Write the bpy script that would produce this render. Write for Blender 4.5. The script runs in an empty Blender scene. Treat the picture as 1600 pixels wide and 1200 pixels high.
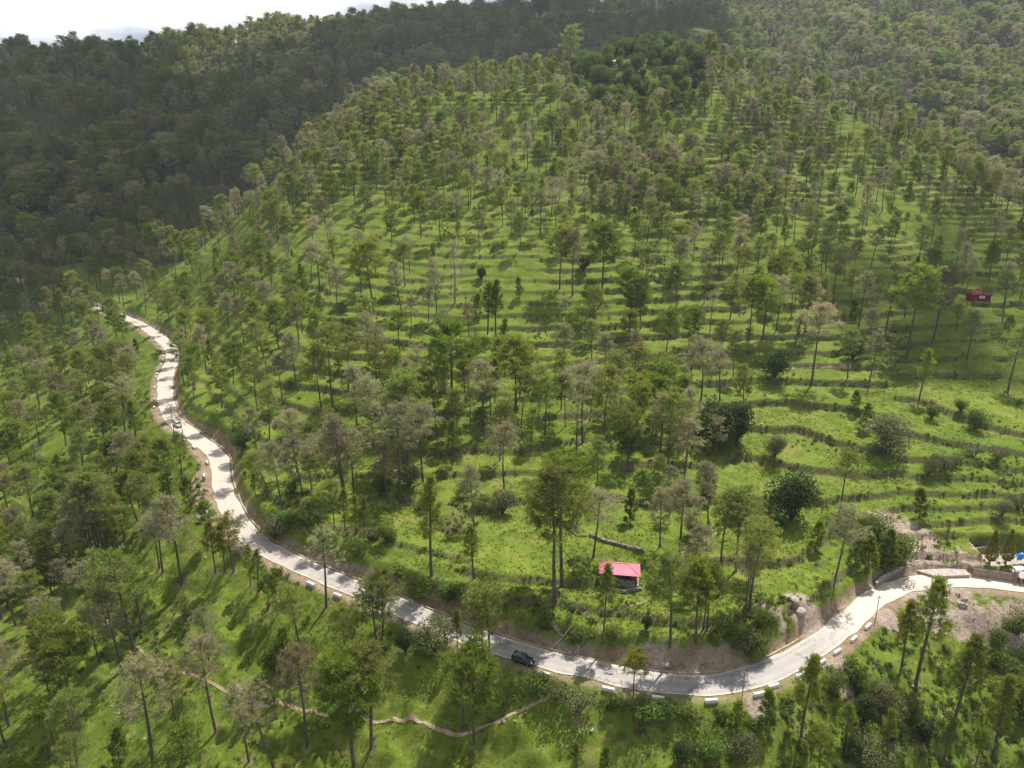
import bpy, math, random
import numpy as np
from mathutils import Vector, Matrix, Euler

R = math.radians
scene = bpy.context.scene
col = scene.collection

# ------------------------------------------------------------------ camera
CAM_H, PITCH, FOC = 88.0, R(16.0), 1111.0          # metres over the road, tilt down, focal length in 1600-px units
cam_d = bpy.data.cameras.new('camera'); cam = bpy.data.objects.new('camera', cam_d); col.objects.link(cam)
cam.location = (0, 0, CAM_H); cam.rotation_euler = (R(90) - PITCH, 0, 0)
cam_d.sensor_width = 36.0; cam_d.lens = 36.0 * FOC / 1600.0
cam_d.clip_start = 1.0; cam_d.clip_end = 20000.0
scene.camera = cam

# ------------------------------------------------------------------ sky and sun
SUN_EL, SUN_AZ = R(60.0), R(34.0)                  # azimuth measured from +Y towards +X
sun_dir = Vector((math.cos(SUN_EL) * math.sin(SUN_AZ), math.cos(SUN_EL) * math.cos(SUN_AZ), math.sin(SUN_EL)))
world = bpy.data.worlds.new('World'); scene.world = world; world.use_nodes = True
nt = world.node_tree; nt.nodes.clear()
out = nt.nodes.new('ShaderNodeOutputWorld'); bg = nt.nodes.new('ShaderNodeBackground')
sky = nt.nodes.new('ShaderNodeTexSky'); sky.sky_type = 'NISHITA'; sky.sun_disc = False
sky.sun_elevation = SUN_EL; sky.sun_rotation = SUN_AZ
sky.altitude = 1500; sky.air_density = 1.0; sky.dust_density = 0.6; sky.ozone_density = 1.0
tc = nt.nodes.new('ShaderNodeTexCoord'); mp = nt.nodes.new('ShaderNodeMapping')
mp.inputs['Scale'].default_value = (1.0, 1.0, 2.6); mp.inputs['Location'].default_value = (0.35, 0.1, 0.15)
nz = nt.nodes.new('ShaderNodeTexNoise'); nz.inputs['Scale'].default_value = 2.3; nz.inputs['Detail'].default_value = 9; nz.inputs['Roughness'].default_value = 0.55
ramp = nt.nodes.new('ShaderNodeValToRGB'); ramp.color_ramp.elements[0].position = 0.46; ramp.color_ramp.elements[1].position = 0.57
mix = nt.nodes.new('ShaderNodeMix'); mix.data_type = 'RGBA'
mix.inputs['B'].default_value = (16.5, 16.5, 16.8, 1)
nt.links.new(tc.outputs['Generated'], mp.inputs['Vector']); nt.links.new(mp.outputs['Vector'], nz.inputs['Vector'])
nt.links.new(nz.outputs['Fac'], ramp.inputs['Fac']); nt.links.new(ramp.outputs['Color'], mix.inputs['Factor'])
nt.links.new(sky.outputs['Color'], mix.inputs['A']); nt.links.new(mix.outputs['Result'], bg.inputs['Color'])
bg.inputs['Strength'].default_value = 0.050
nt.links.new(bg.outputs['Background'], out.inputs['Surface'])

sun_l = bpy.data.lights.new('sun', 'SUN'); sun = bpy.data.objects.new('sun', sun_l); col.objects.link(sun)
sun_l.energy = 5.0; sun_l.angle = R(0.55); sun_l.color = (1.0, 0.94, 0.84)
sun.rotation_euler = (-sun_dir).to_track_quat('-Z', 'Y').to_euler()

scene.view_settings.view_transform = 'Standard'; scene.view_settings.look = 'None'
scene.view_settings.gamma = 1.0; scene.view_settings.exposure = 0.52; scene.view_settings.use_curve_mapping = False
scene.render.engine = 'CYCLES'
cy = scene.cycles
cy.max_bounces = 5; cy.diffuse_bounces = 2; cy.glossy_bounces = 1; cy.transmission_bounces = 3; cy.volume_bounces = 0; cy.transparent_max_bounces = 8
cy.use_denoising = True
try:
    cy.denoiser = 'OPENIMAGEDENOISE'; cy.denoising_input_passes = 'RGB_ALBEDO_NORMAL'; cy.denoising_prefilter = 'NONE'
except Exception:
    pass
cy.use_adaptive_sampling = True; cy.adaptive_threshold = 0.012
cy.caustics_reflective = False; cy.caustics_refractive = False
cy.sample_clamp_indirect = 4.0

# ------------------------------------------------------------------ small helpers
rng = np.random.default_rng(7)
random.seed(7)

def tag(o, label=None, cat=None, group=None, kind=None):
    if label: o['label'] = label
    if cat: o['category'] = cat
    if group: o['group'] = group
    if kind: o['kind'] = kind
    return o

def empty(name, loc=(0, 0, 0), rz=0.0):
    o = bpy.data.objects.new(name, None); col.objects.link(o)
    o.location = loc; o.rotation_euler = (0, 0, rz); o.empty_display_size = 0.5
    return o

def link(name, me, parent=None, loc=None, rz=None):
    o = bpy.data.objects.new(name, me); col.objects.link(o)
    if parent is not None: o.parent = parent
    if loc is not None: o.location = loc
    if rz is not None: o.rotation_euler = (0, 0, rz)
    return o

class MB:
    """collects shapes and builds one mesh"""
    def __init__(s): s.v = []; s.f = []; s.m = []; s.c = []
    def add(s, vs, fs, m=0, c=0.5):
        n = len(s.v); s.v.extend([tuple(p) for p in vs])
        for f in fs: s.f.append(tuple(n + i for i in f)); s.m.append(m); s.c.append(c)
    def box(s, c, size, rz=0.0, m=0, taper=1.0, M=None):
        hx, hy, hz = size[0] / 2, size[1] / 2, size[2] / 2
        ca, sa = math.cos(rz), math.sin(rz); P = []
        for z, k in ((-hz, 1.0), (hz, taper)):
            for x, y in ((-hx, -hy), (hx, -hy), (hx, hy), (-hx, hy)):
                x2, y2 = x * k, y * k
                P.append(Vector((c[0] + x2 * ca - y2 * sa, c[1] + x2 * sa + y2 * ca, c[2] + z)))
        if M is not None: P = [M @ p for p in P]
        s.add(P, [(3, 2, 1, 0), (4, 5, 6, 7), (0, 1, 5, 4), (1, 2, 6, 5), (2, 3, 7, 6), (3, 0, 4, 7)], m)
    def tube(s, pts, rad, sides=6, m=0, cap=True, c=0.5):
        pts = [Vector(p) for p in pts]; n = len(pts); P = []
        for i, p in enumerate(pts):
            d = (pts[min(i + 1, n - 1)] - pts[max(i - 1, 0)])
            d = d.normalized() if d.length > 1e-9 else Vector((0, 0, 1))
            a = d.cross(Vector((0, 0, 1)) if abs(d.z) < 0.9 else Vector((1, 0, 0))).normalized(); b = d.cross(a)
            r = rad[i] if hasattr(rad, '__len__') else rad
            for k in range(sides):
                t = 2 * math.pi * k / sides
                P.append(p + (a * math.cos(t) + b * math.sin(t)) * r)
        F = []
        for i in range(n - 1):
            for k in range(sides):
                k2 = (k + 1) % sides
                F.append((i * sides + k, i * sides + k2, (i + 1) * sides + k2, (i + 1) * sides + k))
        if cap: F.append(tuple(range(sides))[::-1]); F.append(tuple((n - 1) * sides + k for k in range(sides)))
        s.add(P, F, m, c)
    def build(s, name, mats, smooth=False):
        me = bpy.data.meshes.new(name); me.from_pydata(s.v, [], s.f)
        for m in (mats if isinstance(mats, (list, tuple)) else [mats]): me.materials.append(m)
        if any(s.m): me.polygons.foreach_set('material_index', np.array(s.m, dtype=np.int32))
        if smooth: me.polygons.foreach_set('use_smooth', np.ones(len(s.f), dtype=bool))
        a = me.attributes.new('tint', 'FLOAT', 'FACE'); a.data.foreach_set('value', np.array(s.c, dtype=np.float32))
        me.update()
        return me
    def obj(s, name, mats, parent=None, smooth=False, loc=None, rz=None):
        return link(name, s.build(name, mats, smooth), parent, loc, rz)

def mesh_np(name, V, F, mat, tint=None, smooth=False):
    """mesh from numpy arrays; F is (n,3) or (n,4)"""
    me = bpy.data.meshes.new(name); k = F.shape[1]
    me.vertices.add(len(V)); me.vertices.foreach_set('co', np.ascontiguousarray(V, dtype=np.float32).ravel())
    me.loops.add(F.size); me.loops.foreach_set('vertex_index', np.ascontiguousarray(F, dtype=np.int32).ravel())
    me.polygons.add(len(F)); me.polygons.foreach_set('loop_start', np.arange(0, F.size, k, dtype=np.int32))
    try: me.polygons.foreach_set('loop_total', np.full(len(F), k, dtype=np.int32))
    except Exception: pass
    if smooth: me.polygons.foreach_set('use_smooth', np.ones(len(F), dtype=bool))
    if mat is not None: me.materials.append(mat)
    if tint is not None:
        a = me.attributes.new('tint', 'FLOAT', 'FACE'); a.data.foreach_set('value', tint.astype(np.float32))
    me.update(calc_edges=True); me.validate()
    return me

_lat = np.random.default_rng(11).random((256, 256))
def vnoise(x, y):
    xi = np.floor(x).astype(int); yi = np.floor(y).astype(int)
    fx = x - xi; fy = y - yi; fx = fx * fx * (3 - 2 * fx); fy = fy * fy * (3 - 2 * fy)
    a = _lat[xi & 255, yi & 255]; b = _lat[(xi + 1) & 255, yi & 255]; c = _lat[xi & 255, (yi + 1) & 255]; d = _lat[(xi + 1) & 255, (yi + 1) & 255]
    return (a * (1 - fx) + b * fx) * (1 - fy) + (c * (1 - fx) + d * fx) * fy
def fbm(x, y, sc, oct=4, gain=0.5):
    v = 0; amp = 1; tot = 0
    for i in range(oct):
        v = v + amp * vnoise(x / sc + 17.3 * i, y / sc + 9.1 * i); tot += amp; amp *= gain; sc *= 0.5
    return v / tot - 0.5
def sstep(a, b, x):
    t = np.clip((x - a) / (b - a), 0, 1); return t * t * (3 - 2 * t)

# ------------------------------------------------------------------ materials
def new_mat(name):
    m = bpy.data.materials.new(name); m.use_nodes = True; m.node_tree.nodes.clear(); return m, m.node_tree
def N(t, typ, **kw):
    n = t.nodes.new(typ)
    for k, v in kw.items():
        if k in n.inputs: n.inputs[k].default_value = v
        else: setattr(n, k, v)
    return n
def mixc(t, fac, a, b):
    n = t.nodes.new('ShaderNodeMix'); n.data_type = 'RGBA'
    for sock, v in (('Factor', fac), ('A', a), ('B', b)):
        i = n.inputs[sock] if sock != 'Factor' else n.inputs[0]
        if sock == 'A': i = n.inputs[6]
        if sock == 'B': i = n.inputs[7]
        if hasattr(v, 'is_linked') or hasattr(v, 'node'): t.links.new(v, i)
        else: i.default_value = (v if not isinstance(v, (tuple, list)) else (*v[:3], 1))
    return n.outputs[2]
def noise(t, scale, detail=4, rough=0.55, vec=None, lo=None, hi=None):
    n = N(t, 'ShaderNodeTexNoise', Scale=scale, Detail=detail, Roughness=rough)
    if vec is not None: t.links.new(vec, n.inputs['Vector'])
    o = n.outputs['Fac']
    if lo is not None:
        r = t.nodes.new('ShaderNodeMapRange'); r.inputs['From Min'].default_value = lo; r.inputs['From Max'].default_value = hi
        t.links.new(o, r.inputs['Value']); o = r.outputs['Result']
    return o
def objco(t): return t.nodes.new('ShaderNodeTexCoord').outputs['Object']
def geopos(t): return t.nodes.new('ShaderNodeNewGeometry').outputs['Position']

def simple_mat(name, c1, c2=None, rough=0.8, scale=3.0, bump=0.0, spec=0.3, metal=0.0, lo=0.35, hi=0.65):
    m, t = new_mat(name); o = N(t, 'ShaderNodeOutputMaterial'); p = N(t, 'ShaderNodeBsdfPrincipled')
    p.inputs['Roughness'].default_value = rough; p.inputs['Specular IOR Level'].default_value = spec; p.inputs['Metallic'].default_value = metal
    co = objco(t); nf = noise(t, scale, 5, 0.6, co, lo, hi)
    t.links.new(mixc(t, nf, c1, c2 or tuple(k * 0.72 for k in c1)), p.inputs['Base Color'])
    if bump:
        b = N(t, 'ShaderNodeBump', Strength=bump, Distance=0.05); t.links.new(nf, b.inputs['Height']); t.links.new(b.outputs['Normal'], p.inputs['Normal'])
    t.links.new(p.outputs['BSDF'], o.inputs['Surface'])
    return m

def leaf_mat(name, ca, cb, trans=0.35, var=0.25, rough=0.7, spec=0.15):
    """foliage: colour between ca and cb by clump tint, varied per plant; part of the light passes through"""
    m, t = new_mat(name); o = N(t, 'ShaderNodeOutputMaterial')
    at = N(t, 'ShaderNodeAttribute'); at.attribute_name = 'tint'
    oi = N(t, 'ShaderNodeObjectInfo')
    c = mixc(t, at.outputs['Fac'], ca, cb)
    hs = N(t, 'ShaderNodeHueSaturation'); 
    mr = N(t, 'ShaderNodeMapRange'); mr.inputs['To Min'].default_value = 1 - var; mr.inputs['To Max'].default_value = 1 + var
    t.links.new(oi.outputs['Random'], mr.inputs['Value']); t.links.new(mr.outputs['Result'], hs.inputs['Value'])
    mth = N(t, 'ShaderNodeMath', operation='MULTIPLY'); mth.inputs[1].default_value = 7.31
    fr = N(t, 'ShaderNodeMath', operation='FRACT'); t.links.new(oi.outputs['Random'], mth.inputs[0]); t.links.new(mth.outputs[0], fr.inputs[0])
    mr2 = N(t, 'ShaderNodeMapRange'); mr2.inputs['To Min'].default_value = 0.475; mr2.inputs['To Max'].default_value = 0.515
    t.links.new(fr.outputs[0], mr2.inputs['Value']); t.links.new(mr2.outputs['Result'], hs.inputs['Hue'])
    t.links.new(c, hs.inputs['Color'])
    p = N(t, 'ShaderNodeBsdfPrincipled'); p.inputs['Roughness'].default_value = rough; p.inputs['Specular IOR Level'].default_value = spec
    tr = N(t, 'ShaderNodeBsdfTranslucent'); ms = N(t, 'ShaderNodeMixShader'); ms.inputs[0].default_value = trans
    t.links.new(hs.outputs['Color'], p.inputs['Base Color']); t.links.new(hs.outputs['Color'], tr.inputs['Color'])
    t.links.new(p.outputs['BSDF'], ms.inputs[1]); t.links.new(tr.outputs['BSDF'], ms.inputs[2]); t.links.new(ms.outputs[0], o.inputs['Surface'])
    return m

M = {}
M['needle_green'] = leaf_mat('needle_green', (0.14, 0.21, 0.028), (0.30, 0.36, 0.055), 0.52)
M['needle_olive'] = leaf_mat('needle_olive', (0.19, 0.245, 0.05), (0.34, 0.365, 0.10), 0.52)
M['needle_tan'] = leaf_mat('needle_tan', (0.42, 0.37, 0.25), (0.28, 0.30, 0.11), 0.48)
M['needle_rust'] = leaf_mat('needle_rust', (0.29, 0.215, 0.13), (0.24, 0.225, 0.115), 0.44)
M['twig_grey'] = leaf_mat('twig_grey', (0.34, 0.30, 0.27), (0.24, 0.20, 0.17), 0.0, 0.1)
M['leaf_dark'] = leaf_mat('leaf_dark', (0.032, 0.058, 0.018), (0.075, 0.115, 0.032), 0.3, 0.2, 0.75, 0.12)
M['leaf_mid'] = leaf_mat('leaf_mid', (0.085, 0.14, 0.024), (0.155, 0.215, 0.04), 0.42)
M['leaf_grey'] = leaf_mat('leaf_grey', (0.125, 0.15, 0.05), (0.20, 0.205, 0.09), 0.36)
M['leaf_cypress'] = leaf_mat('leaf_cypress', (0.13, 0.19, 0.03), (0.45, 0.38, 0.05), 0.25, 0.05)
M['grass_tuft'] = leaf_mat('grass_tuft', (0.12, 0.18, 0.022), (0.18, 0.225, 0.035), 0.42, 0.3)
M['leaf_scrub'] = leaf_mat('leaf_scrub', (0.13, 0.10, 0.055), (0.17, 0.15, 0.06), 0.3)
HAZE = 0.000085
M['bark'] = simple_mat('bark', (0.075, 0.058, 0.048), (0.15, 0.125, 0.11), 0.95, 2.2, 0.4, 0.1)
M['bark_pale'] = simple_mat('bark_pale', (0.36, 0.31, 0.27), (0.20, 0.165, 0.14), 0.95, 2.0, 0.4, 0.1)

# ------------------------------------------------------------------ the lie of the land
def ray_pt(px, py, Z):
    v = (py - 600.0) / FOC * Z
    return ((px - 800.0) / FOC * Z, Z * math.cos(PITCH) - v * math.sin(PITCH), CAM_H - Z * math.sin(PITCH) - v * math.cos(PITCH))
def depth_at(py, h):
    return (CAM_H - h) / (math.sin(PITCH) + (py - 600.0) / FOC * math.cos(PITCH))
def at_h(px, py, h): return ray_pt(px, py, depth_at(py, h))
def project(x, y, z):
    dz = z - CAM_H
    Z = y * math.cos(PITCH) - dz * math.sin(PITCH); v = -y * math.sin(PITCH) - dz * math.cos(PITCH)
    return 800 + FOC * x / Z, 600 + FOC * v / Z, Z

# road centre line: bearing from the survey photograph and height above the bend
ROAD = [(1760, 935, -1.2), (1600, 917, -1), (1480, 906, -.8), (1385, 925, -.5), (1290, 1000, 0), (1200, 1051, 0), (1100, 1072, 0), (1000, 1063, 0),
        (900, 1042, 0), (800, 1016, 0), (700, 980, .5), (600, 938, 1), (500, 897, 2), (420, 860, 3), (371, 815, 4), (347, 760, 5), (342, 715, 6),
        (308, 686, 7), (266, 648, 9), (258, 595, 11), (268, 548, 13), (228, 512, 15), (196, 497, 16), (165, 484, 17), (135, 470, 18.5), (60, 446, 22), (0, 431, 24.5), (-120, 415, 30)]
def catmull(P, step=2.0):
    P = [np.array(p, float) for p in P]; P = [2 * P[0] - P[1]] + P + [2 * P[-1] - P[-2]]; o = []
    for i in range(1, len(P) - 2):
        a, b, c, d = P[i - 1:i + 3]; n = max(2, int(np.linalg.norm(c - b) / step))
        for k in range(n):
            t = k / n
            o.append(0.5 * ((2 * b) + (c - a) * t + (2 * a - 5 * b + 4 * c - d) * t * t + (3 * b - a - 3 * c + d) * t ** 3))
    o.append(P[-2]); return np.array(o)
road_c = catmull([at_h(*p) for p in ROAD], 1.5)
for _ in range(6):
    road_c[1:-1] = 0.25 * road_c[:-2] + 0.5 * road_c[1:-1] + 0.25 * road_c[2:]
road_t = np.gradient(road_c[:, :2], axis=0); road_t /= np.linalg.norm(road_t, axis=1)[:, None]
road_n = np.stack([-road_t[:, 1], road_t[:, 0]], 1)        # left of travel (travel runs right to left): left = camera side
HW = 2.7

lowpts = [  # bearing px, py, height
    (700, 920, 5), (560, 878, 5.5), (480, 838, 7), (430, 800, 8), (405, 740, 10), (390, 690, 11), (355, 640, 13), (330, 600, 15), (305, 560, 17), (310, 520, 20), (270, 478, 22), (220, 462, 22),
    (800, 935, 5), (900, 930, 5), (1000, 950, 4.5), (1100, 960, 4), (1200, 930, 4), (1280, 915, 3.5), (1350, 870, 3.2), (1450, 835, 4.5), (1580, 820, 5),
    (550, 780, 9), (620, 780, 8.5), (700, 780, 9), (800, 780, 9), (900, 800, 8), (1000, 800, 8), (1100, 800, 8), (1200, 800, 8), (1300, 790, 8.5), (1400, 770, 9), (1500, 760, 10), (1600, 750, 11),
    (450, 680, 14), (600, 680, 15), (750, 680, 15), (900, 680, 14.5), (1050, 680, 14), (1200, 680, 14.5), (1350, 680, 16), (1500, 680, 16.5), (1600, 680, 17),
    (400, 590, 23), (600, 590, 25), (800, 590, 25), (1000, 590, 24), (1270, 590, 23), (1500, 600, 23),
    (350, 500, 29), (600, 500, 37), (800, 500, 37), (1000, 500, 36), (1300, 500, 35), (1550, 500, 34),
    (450, 400, 53), (700, 400, 57), (900, 400, 57), (1200, 400, 55), (1500, 400, 52),
    # below the road
    (1380, 1010, -7), (1435, 1070, -16), (1490, 1135, -24), (1590, 1190, -30), (1250, 1130, -14), (1300, 1200, -22), (1590, 1030, -9), (1500, 980, -5),
    (1180, 1140, -7), (1100, 1145, -7), (1000, 1150, -6), (900, 1130, -5.5), (800, 1130, -6), (1050, 1200, -10), (900, 1195, -8.5), (750, 1190, -9.5), (600, 1105, -8), (680, 1140, -8), (400, 1190, -15), (560, 1195, -14),
    (450, 1000, -5.5), (540, 1020, -5), (640, 1040, -4), (350, 950, -5), (300, 900, -6), (230, 860, -10), (100, 800, -14), (250, 760, -4), (280, 820, -4), (20, 970, -17), (200, 1190, -19), (60, 1150, -21), (150, 1030, -14), (300, 1050, -10),
    (60, 700, -10), (180, 700, -3), (50, 600, -8), (180, 600, 3), (210, 540, 8), (80, 520, 2), (180, 500, 12), (60, 480, 8),
]
depthpts = [
    (500, 300, 385), (700, 300, 365), (900, 300, 360), (1100, 300, 365), (1300, 300, 380), (1500, 310, 395),
    (600, 215, 425), (750, 205, 415), (900, 205, 415), (1050, 205, 420), (1250, 205, 440), (1400, 245, 425),
    (100, 430, 520), (250, 400, 540), (100, 350, 600), (300, 330, 590), (100, 250, 690), (300, 240, 680), (420, 205, 690), (100, 150, 850), (300, 140, 850), (500, 120, 850),
    (650, 85, 900), (850, 65, 900), (1100, 62, 900), (1200, 92, 860), (1350, 112, 820), (1500, 130, 830), (1580, 205, 730), (1480, 190, 750), (1500, 20, 1050), (1300, 20, 1050), (1590, 280, 600)]
crest = [(660, 150, 470), (780, 142, 480), (900, 112, 495), (1000, 86, 505), (1080, 95, 503), (1200, 143, 495), (1320, 168, 475), (1450, 238, 440), (1590, 318, 410), (560, 197, 455), (480, 240, 445), (400, 310, 430), (330, 385, 410), (265, 432, 395)]
ridge = [(-150, 110, 980), (0, 97, 1000), (100, 92, 1020), (200, 84, 1040), (300, 68, 1050), (480, 50, 1050), (600, 44, 1060), (700, 32, 1070), (800, 20, 1080), (900, 14, 1080), (1000, 6, 1090), (1100, -10, 1100), (1300, -60, 1150), (1600, -120, 1200), (1750, -130, 1200)]
CP = [tuple(p) for p in road_c[::8]] + [at_h(*p) for p in lowpts] + [ray_pt(*p) for p in depthpts]
for p in crest:
    w = ray_pt(*p); CP.append(w); l = math.hypot(w[0], w[1]); ux, uy = w[0] / l, w[1] / l
    if p[0] > 350: CP += [(w[0] + ux * 75, w[1] + uy * 75, w[2] - 34), (w[0] + ux * 150, w[1] + uy * 150, w[2] - 55)] if w[2] > 60 else []
for p in [(q[0], q[1] + (11 if q[0] < 1050 else 5), q[2]) for q in ridge]:
    w = ray_pt(*p); CP.append(w); l = math.hypot(w[0], w[1]); CP += [(w[0] * (1 + 160 / l), w[1] * (1 + 160 / l), w[2] - 50), (w[0] * (1 + 500 / l), w[1] * (1 + 500 / l), w[2] - 200)]
CP += [(0, 50, -30), (-120, 60, -38), (120, 50, -55), (0, -80, -70), (-300, 100, -60), (-350, 250, -25), (-420, 380, 10), (260, 120, -25), (300, 250, 15), (350, 400, 60), (420, 520, 60), (-600, 420, 60), (-700, 100, -40), (700, 100, 0), (800, 600, 140)]
CP = np.array(CP)
def tps_fit(P, reg=0.4):
    S = 100.0; A = P[:, :2] / S; n = len(P)
    d2 = ((A[:, None] - A[None]) ** 2).sum(-1); K = 0.5 * d2 * np.log(d2 + 1e-12) + np.eye(n) * reg * 0.01
    Q = np.c_[np.ones(n), A]; L = np.zeros((n + 3, n + 3)); L[:n, :n] = K; L[:n, n:] = Q; L[n:, :n] = Q.T
    w = np.linalg.solve(L, np.r_[P[:, 2], 0, 0, 0])
    def f(x, y):
        x = x.ravel() / S; y = y.ravel() / S; o = np.empty_like(x)
        for i in range(0, len(x), 40000):
            X = x[i:i + 40000]; Y = y[i:i + 40000]
            dd = (X[:, None] - A[None, :, 0]) ** 2 + (Y[:, None] - A[None, :, 1]) ** 2
            o[i:i + 40000] = (0.5 * dd * np.log(dd + 1e-12)) @ w[:n] + w[n] + w[n + 1] * X + w[n + 2] * Y
        return o
    return f
tps = tps_fit(CP)

def axis(lo, hi, fine, step, mid, mstep, grow=1.09):
    a = list(np.arange(fine[0], fine[1] + 1e-6, step)); s = step
    for b, lim in ((mid[1], hi),):
        x = a[-1]; s = step
        while x < lim:
            s = min(s * grow, mstep if x < b else 28.0); x += s; a.append(x)
    x = a[0]; s = step; pre = []
    while x > lo:
        s = min(s * grow, mstep if x > mid[0] else 28.0); x -= s; pre.append(x)
    return np.array(pre[::-1] + a)
gx = axis(-1300, 1300, (-170, 175), 0.72, (-320, 320), 1.7)
gy = axis(-160, 1750, (84, 520), 0.55, (84, 560), 1.5)
GX, GY = np.meshgrid(gx, gy, indexing='xy')
# the smooth land is evaluated on a coarser lattice and interpolated
cx = np.unique(np.r_[np.arange(-1320, -330, 22), np.arange(-330, 330, 5), np.arange(330, 1330, 22)]); cyy = np.unique(np.r_[np.arange(-180, 60, 10), np.arange(60, 580, 4), np.arange(580, 1800, 20)])
CXX, CYY = np.meshgrid(cx, cyy, indexing='xy'); base_c = tps(CXX, CYY).reshape(CXX.shape)
def bilin(ax, ay, G, x, y):
    i = np.clip(np.searchsorted(ax, x) - 1, 0, len(ax) - 2); j = np.clip(np.searchsorted(ay, y) - 1, 0, len(ay) - 2)
    fx = np.clip((x - ax[i]) / (ax[i + 1] - ax[i]), 0, 1); fy = np.clip((y - ay[j]) / (ay[j + 1] - ay[j]), 0, 1)
    return (G[j, i] * (1 - fx) + G[j, i + 1] * fx) * (1 - fy) + (G[j + 1, i] * (1 - fx) + G[j + 1, i + 1] * fx) * fy
h = bilin(cx, cyy, base_c, GX, GY)
near = 1 - sstep(500, 640, np.hypot(GX, GY))
h = h + fbm(GX, GY, 38, 4) * 2.2 * near + fbm(GX, GY, 160, 4) * 16 * (1 - near)

# signed distance to the road, height of the road there
rd = np.full(h.shape, 1e3); rs = np.zeros(h.shape, int)
m = (GX > road_c[:, 0].min() - 45) & (GX < road_c[:, 0].max() + 45) & (GY > road_c[:, 1].min() - 45) & (GY < road_c[:, 1].max() + 45)
qx, qy = GX[m], GY[m]; bd = np.full(qx.shape, 1e9); bi = np.zeros(qx.shape, int)
for k in range(0, len(road_c), 4):
    d = (qx - road_c[k, 0]) ** 2 + (qy - road_c[k, 1]) ** 2; s = d < bd; bd[s] = d[s]; bi[s] = k
for o_ in (-3, -2, -1, 1, 2, 3):
    k = np.clip(bi + o_, 0, len(road_c) - 1); d = (qx - road_c[k, 0]) ** 2 + (qy - road_c[k, 1]) ** 2; s = d < bd; bd[s] = d[s]; bi[s] = k[s]
side = (qx - road_c[bi, 0]) * road_n[bi, 0] + (qy - road_c[bi, 1]) * road_n[bi, 1]
along = np.sqrt(np.maximum(bd - side ** 2, 0))
rd[m] = np.where(along < 2.5, side, np.sign(side) * np.sqrt(bd)); rs[m] = bi
ad = np.abs(rd); inner = rd < 0                       # negative: hill side
zr = road_c[rs, 2]

# terraces on the hill face
rx, ry = GX, GY
hill = sstep(6, 16, -rd) * (ad < 900) + (ad > 900) * 1.0
onhill = ((rd < -5) | (ad > 900)) & (GX > -200 - 0.1 * GY)
terr = np.where(onhill, 1.0, 0.0) * near
terr *= sstep(-130, -40, GX + 0.15 * (GY - 200)) * 0.55 + 0.45
terr *= np.clip(0.95 + 1.4 * (fbm(GX + 300, GY, 70, 3) + 0.12) + 0.35 * sstep(40, 120, GX), np.where(GY < 260, 0.75, 0.45), 1.0)
below = (rd > 6) & (ad < 900) | ((GY < 130) & (ad > 900))
terr = np.where(below, 0.40 * np.clip(0.3 + 2.2 * fbm(GX - 500, GY + 90, 45, 3), 0, 1) * near * sstep(-110, -30, GX), terr)
terr *= 1 - (0.25 + 0.35 * sstep(220, 300, GY)) * sstep(0.08, 0.2, fbm(GX - 200, GY + 400, 34, 3))
hi_ = sstep(230, 380, GY)
gyy, gxx = np.gradient(h, gy, gx); slope0 = np.hypot(gxx, gyy)
def terrace(step, seed, warp):
    u = (h + fbm(GX + seed, GY - seed, 60, 3) * warp + fbm(GX - seed, GY + seed, 10, 3) * (0.6 + 0.9 * hi_) * np.clip(slope0 / 0.32, 0.3, 1.3)) / step
    f = u - np.floor(u); k_ = 1 - np.clip(0.85 * slope0 / step, 0.06, 0.36)          # where the bank begins
    pr = np.where(f < k_, f * (0.20 / k_), 0.20 + 0.80 * sstep(k_, 1.0, f))
    return (pr - f) * step, sstep(k_ - 0.07, k_ + 0.01, f)
terr *= 1 - hi_ * (0.2 + 0.65 * sstep(-0.08, 0.10, fbm(GX + 640, GY + 210, 60, 4)))
lo_ = sstep(170, 240, GY)
d1, r1 = terrace(2.2 + 0.7 * lo_ + 0.5 * hi_, 77, 3.0); d2, r2 = terrace(1.8 + 0.7 * lo_ + 0.4 * hi_, 310, 2.6)
sel = sstep(-0.012, 0.012, fbm(GX + 900, GY + 50, 55, 3))
riser = (r1 * (1 - sel) + r2 * sel) * terr
h = h + (d1 * (1 - sel) + d2 * sel) * terr + fbm(GX, GY, 3.2, 3) * 0.5 * near + fbm(GX, GY, 9, 2) * 0.6 * near

# cutting above the road, fill below it
s_m = np.r_[0, np.cumsum(np.linalg.norm(np.diff(road_c[:, :2], axis=0), axis=1))]
sx = road_c[rs, 0]
bank = np.interp(sx, [-200, -110, -90, -60, -35, -5, 25, 45, 62, 75, 95, 120], [1.5, 2.0, 1.0, 0.8, 1.2, 2.6, 2.8, 3.6, 2.0, 0.2, 0.1, 0.1])
h = h + np.where(inner & (ad < 900), bank * (sstep(3, 6.5, ad) - sstep(9, 20, ad) * 0.85), 0)
wout = HW + 1.5 + np.interp(sx, [-100, -88, -84, -74, -66, -58], [0.4, 1.0, 3.6, 3.2, 1.2, 0]) ; win = HW + 0.9
nj = fbm(GX, GY, 5.0, 4, 0.6)
w_ = np.where(inner, win, wout) + nj * 0.7
e = np.maximum(ad - w_, 0)
up = np.where(inner, 2.1 + nj * 2.0, 0.35); dn = np.where(inner, 0.5, 0.62 + nj * 0.5)
hc = np.clip(h, zr - dn * e, zr + up * e + np.minimum(e, 1.5) * fbm(GX + 60, GY, 2.6, 2) * 1.4)
clamped = (h - hc)
k = ad < 60
h_nat = h.copy()
h = np.where(k, hc, h)
flat = 1 - sstep(0, 0.6, ad - w_ + 0.2)
h = np.where(ad < 900, h * (1 - flat) + (zr - 0.07) * flat, h)
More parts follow.
